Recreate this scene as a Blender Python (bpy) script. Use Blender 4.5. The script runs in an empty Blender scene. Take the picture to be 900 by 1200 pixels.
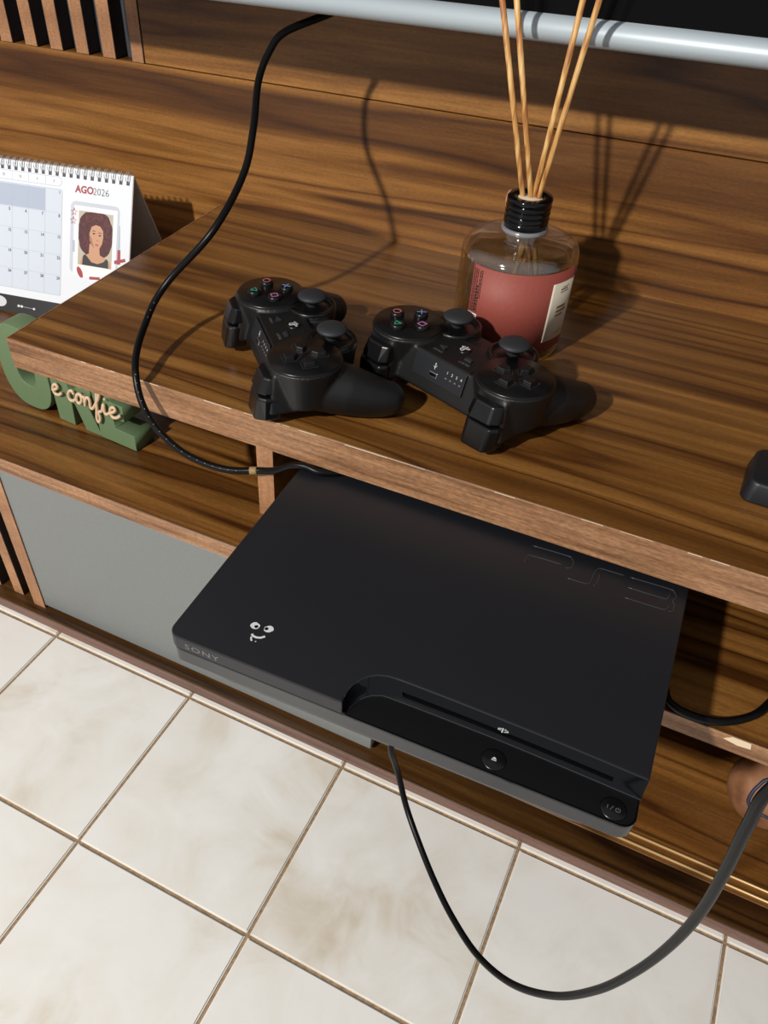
import bpy, bmesh, math, random
from mathutils import Vector, Matrix
random.seed(3)
S = bpy.context.scene
COL = S.collection
PI = math.pi

# ------------------------------------------------------------------ camera, light, exposure
RW = [[0.8896057991120342, 0.3322202735034483, -0.3134185892054474],
      [0.45655535941699094, -0.6279150732178106, 0.6303014077514771],
      [0.012598649684042769, -0.7038127241668523, -0.7102738368598993]]   # columns: camera right, down, forward in world
CAM = Vector((0.22747602, -0.23949538, 0.37792554))
FPX, PX, PY = 923.12, 381.24, 667.27
cd = bpy.data.cameras.new('camera')
cam = bpy.data.objects.new('camera', cd); COL.objects.link(cam)
cd.sensor_fit = 'VERTICAL'; cd.sensor_height = 24.0; cd.sensor_width = 18.0
cd.lens = FPX / 1200 * 24.0
cd.shift_x = (450 - PX) / 1200.0
cd.shift_y = (PY - 600) / 1200.0
cd.clip_start = 0.01
M = Matrix.Identity(4)
for i in range(3):
    M[i][0] = RW[i][0]; M[i][1] = -RW[i][1]; M[i][2] = -RW[i][2]; M[i][3] = CAM[i]
cam.matrix_world = M
S.camera = cam

w = bpy.data.worlds.new('world'); S.world = w; w.use_nodes = True
w.node_tree.nodes['Background'].inputs[0].default_value = (0.97, 0.98, 1.0, 1)
w.node_tree.nodes['Background'].inputs[1].default_value = 0.29
ld = bpy.data.lights.new('ceiling_lamp', 'POINT'); ld.energy = 278; ld.shadow_soft_size = 0.045
ld.color = (1.0, 0.955, 0.89)
lo = bpy.data.objects.new('ceiling_lamp', ld); COL.objects.link(lo); lo.location = (-0.60, -1.78, 1.47)
vs = S.view_settings
S.display_settings.display_device = 'sRGB'
vs.view_transform = 'Standard'; vs.look = 'None'; vs.gamma = 1; vs.use_curve_mapping = False
vs.exposure = 0.0

# ------------------------------------------------------------------ measured planes (metres)
ZA, ZU, YA = 0.0343, 0.0063, 0.186          # upper shelf top, underside, front
YW = 0.5297                                 # wood panelling face
YB, ZB = 0.141, -0.065                      # middle shelf front, top
YP, ZF, ZC = 0.1297, -0.2885, -0.2745       # base board front, floor, base board top
TILE, TX, TY = 0.1745, 0.0686, 0.1236

# ------------------------------------------------------------------ helpers
def tag(o, label=None, cat=None, group=None, kind=None):
    if label: o['label'] = label
    if cat: o['category'] = cat
    if group: o['group'] = group
    if kind: o['kind'] = kind
    return o

def empty(name, loc=(0, 0, 0), rz=0.0, label=None, cat=None, group=None, kind=None):
    o = bpy.data.objects.new(name, None); COL.objects.link(o)
    o.empty_display_size = 0.02
    o.matrix_world = Matrix.Translation(loc) @ Matrix.Rotation(rz, 4, 'Z')
    return tag(o, label, cat, group, kind)

WM = {}
def obj(name, bm, mat, parent=None, world=False, smooth=False, bevel=0, seg=2, label=None):
    """link a bmesh as one object; world=True: coordinates are world coordinates"""
    me = bpy.data.meshes.new(name)
    if world and parent is not None:
        bmesh.ops.transform(bm, matrix=WM.get(parent.name, parent.matrix_basis).inverted(), verts=bm.verts)
    bmesh.ops.recalc_face_normals(bm, faces=bm.faces)
    bm.to_mesh(me); bm.free()
    o = bpy.data.objects.new(name, me); COL.objects.link(o)
    for m in (mat if isinstance(mat, (list, tuple)) else [mat]): me.materials.append(m)
    if parent is not None:
        o.parent = parent
        WM[o.name] = WM.get(parent.name, parent.matrix_basis.copy())
    if smooth:
        for p in me.polygons: p.use_smooth = True
    if bevel:
        b = o.modifiers.new('bevel', 'BEVEL'); b.width = bevel; b.segments = seg; b.limit_method = 'ANGLE'; b.angle_limit = 0.6
        b.harden_normals = False
        for p in me.polygons: p.use_smooth = False
    if label: o['label'] = label
    return o

def root_wm(o):
    WM[o.name] = o.matrix_basis.copy()

def box(bm, x0, x1, y0, y1, z0, z1, mi=0):
    v = [bm.verts.new(c) for c in ((x0,y0,z0),(x1,y0,z0),(x1,y1,z0),(x0,y1,z0),(x0,y0,z1),(x1,y0,z1),(x1,y1,z1),(x0,y1,z1))]
    for f in ((0,3,2,1),(4,5,6,7),(0,1,5,4),(1,2,6,5),(2,3,7,6),(3,0,4,7)):
        bm.faces.new([v[i] for i in f]).material_index = mi
    return v

def boxbm(*a):
    bm = bmesh.new(); box(bm, *a); return bm

def prism(bm, pts, z0, z1, top=None, mi=0):
    """closed polygon pts (x,y) from z0 to z1; top: other outline at z1"""
    t = top or pts
    a = [bm.verts.new((x, y, z0)) for x, y in pts]
    b = [bm.verts.new((x, y, z1)) for x, y in t]
    n = len(pts)
    for i in range(n):
        bm.faces.new((a[i], a[(i+1) % n], b[(i+1) % n], b[i])).material_index = mi
    f1 = bm.faces.new(a[::-1]); f2 = bm.faces.new(b)
    f1.material_index = mi; f2.material_index = mi
    return a, b

def lathe(bm, prof, n=40, c=(0, 0, 0), close=True, mi=0):
    """profile of (r,z); revolved about Z at c"""
    rings = []
    for r, z in prof:
        if r < 1e-6:
            rings.append([bm.verts.new((c[0], c[1], c[2] + z))])
        else:
            rings.append([bm.verts.new((c[0] + r*math.cos(2*PI*k/n), c[1] + r*math.sin(2*PI*k/n), c[2] + z)) for k in range(n)])
    for a, b in zip(rings, rings[1:]):
        for k in range(n):
            k2 = (k+1) % n
            if len(a) == 1 and len(b) == 1: continue
            if len(a) == 1: f = bm.faces.new((a[0], b[k2], b[k]))
            elif len(b) == 1: f = bm.faces.new((a[k], a[k2], b[0]))
            else: f = bm.faces.new((a[k], a[k2], b[k2], b[k]))
            f.material_index = mi; f.smooth = True
    return rings

def cat_rom(pts, per=8):
    P = [Vector(p) for p in pts]; out = []
    n = len(P)
    for i in range(n - 1):
        p0 = P[max(i-1, 0)]; p1 = P[i]; p2 = P[i+1]; p3 = P[min(i+2, n-1)]
        for k in range(per):
            t = k / per
            out.append(0.5*((2*p1) + (p2-p0)*t + (2*p0-5*p1+4*p2-p3)*t*t + (3*p1-p0-3*p2+p3)*t*t*t))
    out.append(P[-1]); return out

def tube(bm, pts, r, n=12, caps=True, closed=False, rr=None):
    P = [Vector(p) for p in pts]; m = len(P); rings = []
    up = None
    for i in range(m):
        if closed: t = (P[(i+1) % m] - P[i-1]).normalized()
        else: t = (P[min(i+1, m-1)] - P[max(i-1, 0)]).normalized()
        if up is None:
            up = Vector((0, 0, 1)) if abs(t.z) < 0.9 else Vector((1, 0, 0))
            up = (up - t*up.dot(t)).normalized()
        else:
            u2 = up - t*up.dot(t)
            if u2.length > 1e-6: up = u2.normalized()
        s = t.cross(up)
        R = rr[i] if rr else r
        rings.append([bm.verts.new(P[i] + (up*math.cos(2*PI*k/n) + s*math.sin(2*PI*k/n))*R) for k in range(n)])
    idx = list(zip(range(m), range(1, m)))
    if closed: idx.append((m-1, 0))
    for a, b in idx:
        for k in range(n):
            f = bm.faces.new((rings[a][k], rings[a][(k+1) % n], rings[b][(k+1) % n], rings[b][k])); f.smooth = True
    if caps and not closed:
        bm.faces.new(rings[0][::-1]); bm.faces.new(rings[-1])

def rrect(x0, x1, y0, y1, r, n=6):
    out = []
    for cx, cy, a0 in ((x1-r, y0+r, -PI/2), (x1-r, y1-r, 0), (x0+r, y1-r, PI/2), (x0+r, y0+r, PI)):
        for k in range(n+1):
            a = a0 + (PI/2)*k/n
            out.append((cx + r*math.cos(a), cy + r*math.sin(a)))
    return out

def curve_mesh(loops, depth, bevel=0.0):
    """2D outlines (holes allowed) extruded to a mesh in the XY plane, centred on z=0"""
    cu = bpy.data.curves.new('c', 'CURVE'); cu.dimensions = '2D'; cu.fill_mode = 'BOTH'
    for lp in loops:
        sp = cu.splines.new('POLY'); sp.points.add(len(lp) - 1)
        for i, (x, y) in enumerate(lp): sp.points[i].co = (x, y, 0, 1)
        sp.use_cyclic_u = True
    cu.extrude = depth/2 - bevel; cu.bevel_depth = bevel; cu.bevel_resolution = 1; cu.offset = -bevel
    o = bpy.data.objects.new('c', cu); COL.objects.link(o)
    dg = bpy.context.evaluated_depsgraph_get()
    me = bpy.data.meshes.new_from_object(o.evaluated_get(dg))
    bpy.data.objects.remove(o); bpy.data.curves.remove(cu)
    bm = bmesh.new(); bm.from_mesh(me); bpy.data.meshes.remove(me)
    return bm

def text_bm(body, size, depth=0.0001, spacing=1.0, align='LEFT', offset=0.0, shear=0):
    cu = bpy.data.curves.new('t', 'FONT'); cu.body = body; cu.size = size; cu.extrude = depth/2
    cu.space_character = spacing; cu.align_x = align; cu.align_y = 'CENTER'; cu.offset = offset; cu.shear = shear
    cu.resolution_u = 3
    o = bpy.data.objects.new('t', cu); COL.objects.link(o)
    dg = bpy.context.evaluated_depsgraph_get()
    me = bpy.data.meshes.new_from_object(o.evaluated_get(dg))
    bpy.data.objects.remove(o); bpy.data.curves.remove(cu)
    bm = bmesh.new(); bm.from_mesh(me); bpy.data.meshes.remove(me)
    return bm

def xf(bm, m):
    bmesh.ops.transform(bm, matrix=m, verts=bm.verts); return bm

def merge(dst, src):
    me = bpy.data.meshes.new('tmp'); src.to_mesh(me); src.free()
    dst.from_mesh(me); bpy.data.meshes.remove(me); return dst

def frame(o, ex, ey, ez=None):
    ex = Vector(ex).normalized(); ey = Vector(ey).normalized()
    ez = ex.cross(ey).normalized()
    m = Matrix.Identity(4)
    for i in range(3): m[i][0] = ex[i]; m[i][1] = ey[i]; m[i][2] = ez[i]; m[i][3] = o[i]
    return m

# ------------------------------------------------------------------ materials
def principled(name, color=(0.5, 0.5, 0.5), rough=0.5, metal=0.0, **kw):
    m = bpy.data.materials.new(name); m.use_nodes = True
    b = m.node_tree.nodes['Principled BSDF']
    b.inputs['Base Color'].default_value = (*color, 1)
    b.inputs['Roughness'].default_value = rough
    b.inputs['Metallic'].default_value = metal
    for k, v in kw.items():
        b.inputs[k.replace('_', ' ')].default_value = v
    return m

def ramp(nt, stops, interp='LINEAR'):
    r = nt.nodes.new('ShaderNodeValToRGB'); e = r.color_ramp.elements
    r.color_ramp.interpolation = interp
    while len(e) < len(stops): e.new(0.5)
    for s, (p, c) in zip(e, stops):
        s.position = p; s.color = (*c, 1) if len(c) == 3 else c
    return r

def plastic(name, color, rough, speck=0.0, bump=0.0, scale=900):
    """plain surface with a fine procedural tooth"""
    m = principled(name, color, rough)
    nt = m.node_tree; b = nt.nodes['Principled BSDF']
    tc = nt.nodes.new('ShaderNodeTexCoord'); n = nt.nodes.new('ShaderNodeTexNoise')
    n.inputs['Scale'].default_value = scale; n.inputs['Detail'].default_value = 2
    nt.links.new(tc.outputs['Object'], n.inputs['Vector'])
    lo_ = tuple(max(0, c*(1-speck)) for c in color); hi = tuple(min(1, c*(1+speck)) for c in color)
    r = ramp(nt, [(0.3, lo_), (0.7, hi)])
    nt.links.new(n.outputs['Fac'], r.inputs['Fac']); nt.links.new(r.outputs['Color'], b.inputs['Base Color'])
    if bump:
        bp = nt.nodes.new('ShaderNodeBump'); bp.inputs['Strength'].default_value = bump; bp.inputs['Distance'].default_value = 0.0003
        nt.links.new(n.outputs['Fac'], bp.inputs['Height']); nt.links.new(bp.outputs['Normal'], b.inputs['Normal'])
    return m

def wood(name, stops, sx=1.1, sv=17.0, rough=0.33, grain=0.3, off=(0, 0, 0), warp=0.022, fine=0.18):
    """long veins running along X, sharp-edged dark bands, fine pores"""
    m = bpy.data.materials.new(name); m.use_nodes = True
    nt = m.node_tree; L = nt.links; b = nt.nodes['Principled BSDF']
    tc = nt.nodes.new('ShaderNodeTexCoord')
    # gentle warp of the veins
    mp0 = nt.nodes.new('ShaderNodeMapping'); mp0.inputs['Scale'].default_value = (3.0, 9, 9); mp0.inputs['Location'].default_value = off
    n0 = nt.nodes.new('ShaderNodeTexNoise'); n0.inputs['Scale'].default_value = 1.0; n0.inputs['Detail'].default_value = 2
    L.new(tc.outputs['Object'], mp0.inputs['Vector']); L.new(mp0.outputs['Vector'], n0.inputs['Vector'])
    sub = nt.nodes.new('ShaderNodeVectorMath'); sub.operation = 'SUBTRACT'; sub.inputs[1].default_value = (0.5, 0.5, 0.5)
    L.new(n0.outputs['Color'], sub.inputs[0])
    sc = nt.nodes.new('ShaderNodeVectorMath'); sc.operation = 'SCALE'; sc.inputs['Scale'].default_value = warp
    L.new(sub.outputs[0], sc.inputs[0])
    add = nt.nodes.new('ShaderNodeVectorMath'); add.operation = 'ADD'
    L.new(tc.outputs['Object'], add.inputs[0]); L.new(sc.outputs[0], add.inputs[1])
    mp = nt.nodes.new('ShaderNodeMapping'); mp.inputs['Scale'].default_value = (sx, sv, sv); mp.inputs['Location'].default_value = off
    L.new(add.outputs[0], mp.inputs['Vector'])
    n1 = nt.nodes.new('ShaderNodeTexNoise'); n1.inputs['Scale'].default_value = 1.0; n1.inputs['Detail'].default_value = 2.6
    n1.inputs['Roughness'].default_value = 0.62; n1.inputs['Distortion'].default_value = 0.25
    L.new(mp.outputs['Vector'], n1.inputs['Vector'])
    rp = ramp(nt, stops); L.new(n1.outputs['Fac'], rp.inputs['Fac'])
    # fine streaks
    mp2 = nt.nodes.new('ShaderNodeMapping'); mp2.inputs['Scale'].default_value = (18, 420, 420)
    n2 = nt.nodes.new('ShaderNodeTexNoise'); n2.inputs['Scale'].default_value = 1.0; n2.inputs['Detail'].default_value = 2
    L.new(add.outputs[0], mp2.inputs['Vector']); L.new(mp2.outputs['Vector'], n2.inputs['Vector'])
    r2 = ramp(nt, [(0.3, (1-grain,)*3), (0.7, (1+0*grain,)*3)]); L.new(n2.outputs['Fac'], r2.inputs['Fac'])
    # cross-grain flecks (short ticks)
    mp3 = nt.nodes.new('ShaderNodeMapping'); mp3.inputs['Scale'].default_value = (260, 700, 700)
    n3 = nt.nodes.new('ShaderNodeTexNoise'); n3.inputs['Scale'].default_value = 1.0
    L.new(tc.outputs['Object'], mp3.inputs['Vector']); L.new(mp3.outputs['Vector'], n3.inputs['Vector'])
    r3 = ramp(nt, [(0.35, (1-fine,)*3), (0.65, (1.0,)*3)]); L.new(n3.outputs['Fac'], r3.inputs['Fac'])
    m1 = nt.nodes.new('ShaderNodeMix'); m1.data_type = 'RGBA'; m1.blend_type = 'MULTIPLY'; m1.inputs[0].default_value = 1
    m2 = nt.nodes.new('ShaderNodeMix'); m2.data_type = 'RGBA'; m2.blend_type = 'MULTIPLY'; m2.inputs[0].default_value = 1
    L.new(rp.outputs['Color'], m1.inputs[6]); L.new(r2.outputs['Color'], m1.inputs[7])
    L.new(m1.outputs[2], m2.inputs[6]); L.new(r3.outputs['Color'], m2.inputs[7])
    # broad tonal bands, as of separate strips of veneer
    mp4 = nt.nodes.new('ShaderNodeMapping'); mp4.inputs['Scale'].default_value = (0.25, sv*1.9, sv*1.9); mp4.inputs['Location'].default_value = (off[0]+5, off[1]+3, off[2]+1)
    n4 = nt.nodes.new('ShaderNodeTexNoise'); n4.inputs['Scale'].default_value = 1.0; n4.inputs['Detail'].default_value = 1.0
    L.new(add.outputs[0], mp4.inputs['Vector']); L.new(mp4.outputs['Vector'], n4.inputs['Vector'])
    r4 = ramp(nt, [(0.36, (0.52, 0.47, 0.45)), (0.44, (0.80, 0.77, 0.75)), (0.455, (1.0, 1.0, 1.0)), (0.53, (1.05, 1.05, 1.05)), (0.545, (0.74, 0.70, 0.68)), (0.62, (0.98, 0.97, 0.96))]) if sv < 20 else ramp(nt, [(0, (1, 1, 1)), (1, (1, 1, 1))])
    L.new(n4.outputs['Fac'], r4.inputs['Fac'])
    m3 = nt.nodes.new('ShaderNodeMix'); m3.data_type = 'RGBA'; m3.blend_type = 'MULTIPLY'; m3.inputs[0].default_value = 1
    L.new(m2.outputs[2], m3.inputs[6]); L.new(r4.outputs['Color'], m3.inputs[7])
    L.new(m3.outputs[2], b.inputs['Base Color'])
    b.inputs['Roughness'].default_value = rough
    bp = nt.nodes.new('ShaderNodeBump'); bp.inputs['Strength'].default_value = 0.15; bp.inputs['Distance'].default_value = 0.0004
    L.new(n2.outputs['Fac'], bp.inputs['Height']); L.new(bp.outputs['Normal'], b.inputs['Normal'])
    return m

VEIN = [(0.28, (0.085, 0.030, 0.005)), (0.355, (0.20, 0.085, 0.017)), (0.392, (0.26, 0.115, 0.025)), (0.405, (0.080, 0.027, 0.005)), (0.416, (0.24, 0.105, 0.022)),
        (0.455, (0.40, 0.198, 0.050)), (0.490, (0.30, 0.138, 0.031)), (0.512, (0.13, 0.050, 0.010)), (0.524, (0.25, 0.110, 0.024)),
        (0.575, (0.38, 0.185, 0.046)), (0.598, (0.22, 0.092, 0.019)), (0.606, (0.060, 0.021, 0.004)), (0.622, (0.18, 0.075, 0.015)), (0.69, (0.33, 0.155, 0.037))]
VEIN = [(q, (c[0]*1.02, c[1]*0.935, c[2]*0.90)) for q, c in VEIN]
W_SHELF_SHADED = wood('walnut_melamine_shelf_shaded', [(q, tuple(k*0.78 for k in c)) for q, c in VEIN], off=(0.3, 0.7, 0.15), sx=0.38, sv=11.5, warp=0.010)  # same melamine as the panel; the shelf's weaker light is put into the colour
W_WALL = wood('walnut_melamine_panel', VEIN, off=(1.3, 0.2, 2.1), rough=0.42, sx=0.42, sv=10.5, warp=0.012)
W_EDGE = wood('walnut_edge_tape', [(0.3, (0.19, 0.080, 0.032)), (0.45, (0.38, 0.185, 0.085)), (0.6, (0.50, 0.265, 0.135)), (0.72, (0.30, 0.135, 0.058))],
              sx=6, sv=160, rough=0.5, grain=0.35, warp=0.004, fine=0.3)
def wood_vertical():
    m = wood('walnut_slat_face', [(0.3, (0.34, 0.160, 0.072)), (0.6, (0.52, 0.262, 0.130)), (0.75, (0.42, 0.20, 0.095))], sx=8, sv=20.5, rough=0.5, grain=0.2, fine=0.25)
    for n in m.node_tree.nodes:
        if n.type == 'MAPPING' and abs(n.inputs['Scale'].default_value[0]-18) < .1: n.inputs['Scale'].default_value = (420, 420, 18)
    return m
W_SLAT = wood_vertical()
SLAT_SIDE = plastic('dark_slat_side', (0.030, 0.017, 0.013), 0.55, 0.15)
BACKING = plastic('dark_slat_backing', (0.045, 0.050, 0.060), 0.6, 0.2)
GREY = plastic('grey_lacquered_door', (0.185, 0.196, 0.196), 0.38, 0.06, 0.05, 700)
TRACK = principled('gold_track', (0.55, 0.36, 0.16), 0.35, 0.3)

def tile_mat():
    m = bpy.data.materials.new('glazed_marbled_tile'); m.use_nodes = True
    nt = m.node_tree; L = nt.links; b = nt.nodes['Principled BSDF']
    tc = nt.nodes.new('ShaderNodeTexCoord'); oi = nt.nodes.new('ShaderNodeObjectInfo')
    cmb = nt.nodes.new('ShaderNodeVectorMath'); cmb.operation = 'SCALE'; cmb.inputs['Scale'].default_value = 7.0
    L.new(oi.outputs['Location'], cmb.inputs[0])
    add = nt.nodes.new('ShaderNodeVectorMath'); L.new(tc.outputs['Object'], add.inputs[0]); L.new(cmb.outputs[0], add.inputs[1])
    n1 = nt.nodes.new('ShaderNodeTexNoise'); n1.inputs['Scale'].default_value = 14; n1.inputs['Detail'].default_value = 6; n1.inputs['Roughness'].default_value = 0.6
    n1.inputs['Distortion'].default_value = 0.6
    L.new(add.outputs[0], n1.inputs['Vector'])
    r1 = ramp(nt, [(0.36, (0.80, 0.79, 0.765)), (0.48, (0.75, 0.735, 0.70)), (0.56, (0.70, 0.665, 0.60)), (0.68, (0.61, 0.545, 0.45))])
    L.new(n1.outputs['Fac'], r1.inputs['Fac'])
    n2 = nt.nodes.new('ShaderNodeTexNoise'); n2.inputs['Scale'].default_value = 6; n2.inputs['Detail'].default_value = 3
    L.new(add.outputs[0], n2.inputs['Vector'])
    r2 = ramp(nt, [(0.36, (0, 0, 0)), (0.60, (1, 1, 1))]); L.new(n2.outputs['Fac'], r2.inputs['Fac'])
    mx = nt.nodes.new('ShaderNodeMix'); mx.data_type = 'RGBA'
    L.new(r2.outputs['Color'], mx.inputs[0]); mx.inputs[6].default_value = (0.79, 0.785, 0.765, 1); L.new(r1.outputs['Color'], mx.inputs[7])
    L.new(mx.outputs[2], b.inputs['Base Color']); b.inputs['Roughness'].default_value = 0.3
    return m
TILEM = tile_mat()
TILE_EDGE = principled('tile_edge_highlight', (0.80, 0.74, 0.62), 0.3)  # cream highlight along the tile edges, painted as colour
GROUT = plastic('tan_grout', (0.30, 0.205, 0.12), 0.9, 0.3, 0.3, 300)
PAINT = plastic('painted_wall', (0.75, 0.74, 0.71), 0.8, 0.03, 0.05, 200)

BLK = plastic('matte_black_plastic', (0.0050, 0.0051, 0.0056), 0.45, 0.15, 0.25, 2500)
BLK_CON = plastic('satin_black_console', (0.0080, 0.0092, 0.0128), 0.46, 0.15, 0.2, 1500)
BLK_GLOSS = principled('gloss_black_plastic', (0.002, 0.0024, 0.0034), 0.10)
BLK_SEMI = principled('semi_gloss_black', (0.0035, 0.0035, 0.004), 0.3)
CON_SIDE = principled('console_front_lip', (0.028, 0.030, 0.033), 0.3)
RUBBER = principled('grey_black_rubber', (0.018, 0.020, 0.024), 0.6)
CABLE = principled('black_cable_sheath', (0.0030, 0.0030, 0.0034), 0.34, Specular_IOR_Level=0.2)
LINE = principled('embossed_line', (0.035, 0.036, 0.04), 0.25)
WHITE_INK = principled('white_ink', (0.62, 0.64, 0.66), 0.5)
GREY_INK = principled('grey_ink', (0.13, 0.13, 0.13), 0.5)
SILVER = principled('brushed_silver_plastic', (0.46, 0.53, 0.58), 0.45, 0.2)
STEEL = principled('steel', (0.6, 0.6, 0.6), 0.25, 1.0)

# ------------------------------------------------------------------ floor
floor = obj('floor', boxbm(-1.3, 1.6, -1.45, 0.60, ZF - 0.03, ZF - 0.0022), GROUT); tag(floor, kind='structure')
WM['floor'] = Matrix.Identity(4)
g = 0.0028
bmt = bmesh.new(); h = (TILE - g)/2
box(bmt, -h, h, -h, h, -0.008, 0.0)
tme = bpy.data.meshes.new('tile'); 
bmesh.ops.bevel(bmt, geom=[e for e in bmt.edges if e.verts[0].co.z > -0.001 and e.verts[1].co.z > -0.001], offset=0.0012, segments=2, affect='EDGES')
bmesh.ops.recalc_face_normals(bmt, faces=bmt.faces)
for f in bmt.faces: f.material_index = 0 if f.normal.z > 0.98 else 1
bmt.to_mesh(tme); bmt.free(); tme.materials.append(TILEM); tme.materials.append(TILE_EDGE)
for i in range(-6, 8):
    for j in range(-8, 2):
        t = bpy.data.objects.new('tile', tme); COL.objects.link(t); t.parent = floor
        t.location = (TX + (i+0.5)*TILE, TY + (j+0.5)*TILE, ZF - 0.0003)
wall = obj('wall_back', boxbm(-1.3, 1.6, 0.60, 0.66, ZF - 0.03, 1.6), PAINT); tag(wall, kind='structure')

# ------------------------------------------------------------------ wooden media unit
unit = empty('media_unit', (0.1, YW, ZF), label='dark-veined walnut media unit with shelves, slatted panels and grey sliding door', cat='media unit'); root_wm(unit)
XL, XR = -1.1, 1.3
SEAM = 0.1612
XT = -0.3781                                      # right end of the slatted field
def U(name, b, mat, bevel=0.0006, **k): return obj(name, b, mat, unit, world=True, bevel=bevel, seg=1, **k)
U('back_panel', boxbm(XL, XR, YW, YW + 0.018, ZF + 0.014, SEAM - 0.0003), W_WALL)
U('back_panel', boxbm(XT + 0.0008, XR, YW + 0.0004, YW + 0.0184, SEAM + 0.0006, 0.95), W_WALL)
U('slat_backing', boxbm(XL, XT, YW + 0.019, YW + 0.030, ZF + 0.014, 0.95), BACKING)
def slat_bm(x0, x1, y0, y1, z0, z1):
    bm = boxbm(x0, x1, y0, y1, z0, z1)
    bm.faces.ensure_lookup_table(); bmesh.ops.recalc_face_normals(bm, faces=bm.faces)
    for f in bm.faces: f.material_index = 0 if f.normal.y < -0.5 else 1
    return bm
# upper slats, evenly pitched
pitch = 0.0360; x1 = XT
while x1 > XL + 0.02:
    wd = 0.0155 if x1 == XT else 0.0172
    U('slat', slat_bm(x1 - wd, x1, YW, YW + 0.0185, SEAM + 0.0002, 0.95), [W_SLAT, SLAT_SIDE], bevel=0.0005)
    x1 -= pitch if x1 != XT else 0.0368
# upper shelf
us = U('upper_shelf', boxbm(-0.294 + 0.0010, XR, YA + 0.0008, YW, ZU, ZA), W_SHELF_SHADED, bevel=0.0005)
def band(parent, x0, x1, y, z0, z1, d=0.0008):
    return obj('edge_band', boxbm(x0, x1, y, y + d, z0, z1), W_EDGE, parent, world=True, bevel=0.0003, seg=1)
band(us, -0.294, XR, YA, ZU - 0.0001, ZA + 0.0001)
obj('edge_band', boxbm(-0.294, -0.293, YA + 0.0008, YW, ZU - 0.0001, ZA + 0.0001), W_EDGE, us, world=True)
# chipped pale line where the tape meets the top
CHIP = principled('bare_board_chip', (0.72, 0.58, 0.40), 0.8)
bm = bmesh.new(); rnd = random.Random(5); x = -0.29
while x < 0.9:
    ln = rnd.uniform(0.004, 0.035)
    if rnd.random() < 0.62: box(bm, x, x + ln, YA - 0.0001, YA + rnd.uniform(0.0001, 0.0004), ZA - rnd.uniform(0.0001, 0.0004), ZA + 0.00015)
    x += ln + rnd.uniform(0.0, 0.012)
o = obj('chipped_edge', bm, CHIP, us, world=True); o['kind'] = 'stuff'
# middle shelf
ms = U('middle_shelf', boxbm(XL, XR, YB + 0.0008, YW, ZB - 0.0155, ZB), W_SHELF_SHADED)
band(ms, XL, XR, YB, ZB - 0.0156, ZB + 0.0001)
bm = bmesh.new()
a = [(0.3405, -0.0652), (0.352, -0.0652), (0.3535, -0.0705), (0.3455, -0.0715), (0.336, -0.0695)]
vv = [bm.verts.new((x, YB - 0.0003, z)) for x, z in a]; v2 = [bm.verts.new((x, YB + 0.0005, z)) for x, z in a]
bm.faces.new(vv); bm.faces.new(v2[::-1])
for i in range(5): bm.faces.new((vv[i], vv[(i+1) % 5], v2[(i+1) % 5], v2[i]))
obj('chipped_patch', bm, CHIP, ms, world=True, label='pale bare chip in the shelf edge')
# divider between shelves
dv = U('divider', boxbm(-0.0482, -0.0332, YA + 0.0028, YW, ZB, ZU), W_SHELF_SHADED)
obj('edge_band', boxbm(-0.0482, -0.0332, YA + 0.002, YA + 0.0028, ZB, ZU), W_SLAT, dv, world=True)
# lower cabinet
sp = U('side_panel', boxbm(-0.3218, -0.3060, YB + 0.0008, YW, ZC, ZB - 0.0156), W_SHELF_SHADED)
obj('edge_band', boxbm(-0.3218, -0.3060, YB, YB + 0.0008, ZC, ZB - 0.0156), W_SLAT, sp, world=True)
U('sliding_door', boxbm(-0.3058, 0.0885, YB + 0.0012, YB + 0.016, ZC + 0.005, ZB - 0.0165), GREY, bevel=0.0006, label='plain grey sliding door')
U('inner_partition', boxbm(0.070, 0.085, YB + 0.03, YW, ZC, ZB - 0.0156), W_SHELF_SHADED)
bb = U('base_board', boxbm(XL, XR, 0.1602, YW, ZF, ZC), W_WALL)
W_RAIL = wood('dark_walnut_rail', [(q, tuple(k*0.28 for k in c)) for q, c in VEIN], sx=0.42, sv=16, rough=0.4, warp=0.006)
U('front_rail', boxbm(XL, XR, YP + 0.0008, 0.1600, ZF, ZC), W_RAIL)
W_BASE = wood('base_edge_tape', [(0.3, (0.13, 0.07, 0.052)), (0.6, (0.24, 0.135, 0.105))], sx=4, sv=120, rough=0.5, grain=0.2)
obj('edge_band', boxbm(XL, XR, YP, YP + 0.0008, ZF, ZC + 0.0001), W_BASE, bb, world=True)
for yy in (0.1655, 0.1745):
    bm = bmesh.new(); tube(bm, [(0.0905, yy, ZC + 0.0004), (XR, yy, ZC + 0.0004)], 0.0013, 8)
    obj('door_track', bm, TRACK, unit, world=True)
# lower slats to the left of the side panel
U('slat_backing', boxbm(XL, -0.3219, YB + 0.022, YB + 0.034, ZC, ZB - 0.0156), BACKING)
x1 = -0.3400
while x1 > XL + 0.02:
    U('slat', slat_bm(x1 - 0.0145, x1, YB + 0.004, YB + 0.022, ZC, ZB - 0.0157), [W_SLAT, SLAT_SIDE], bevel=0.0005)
    x1 -= 0.0330

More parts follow.
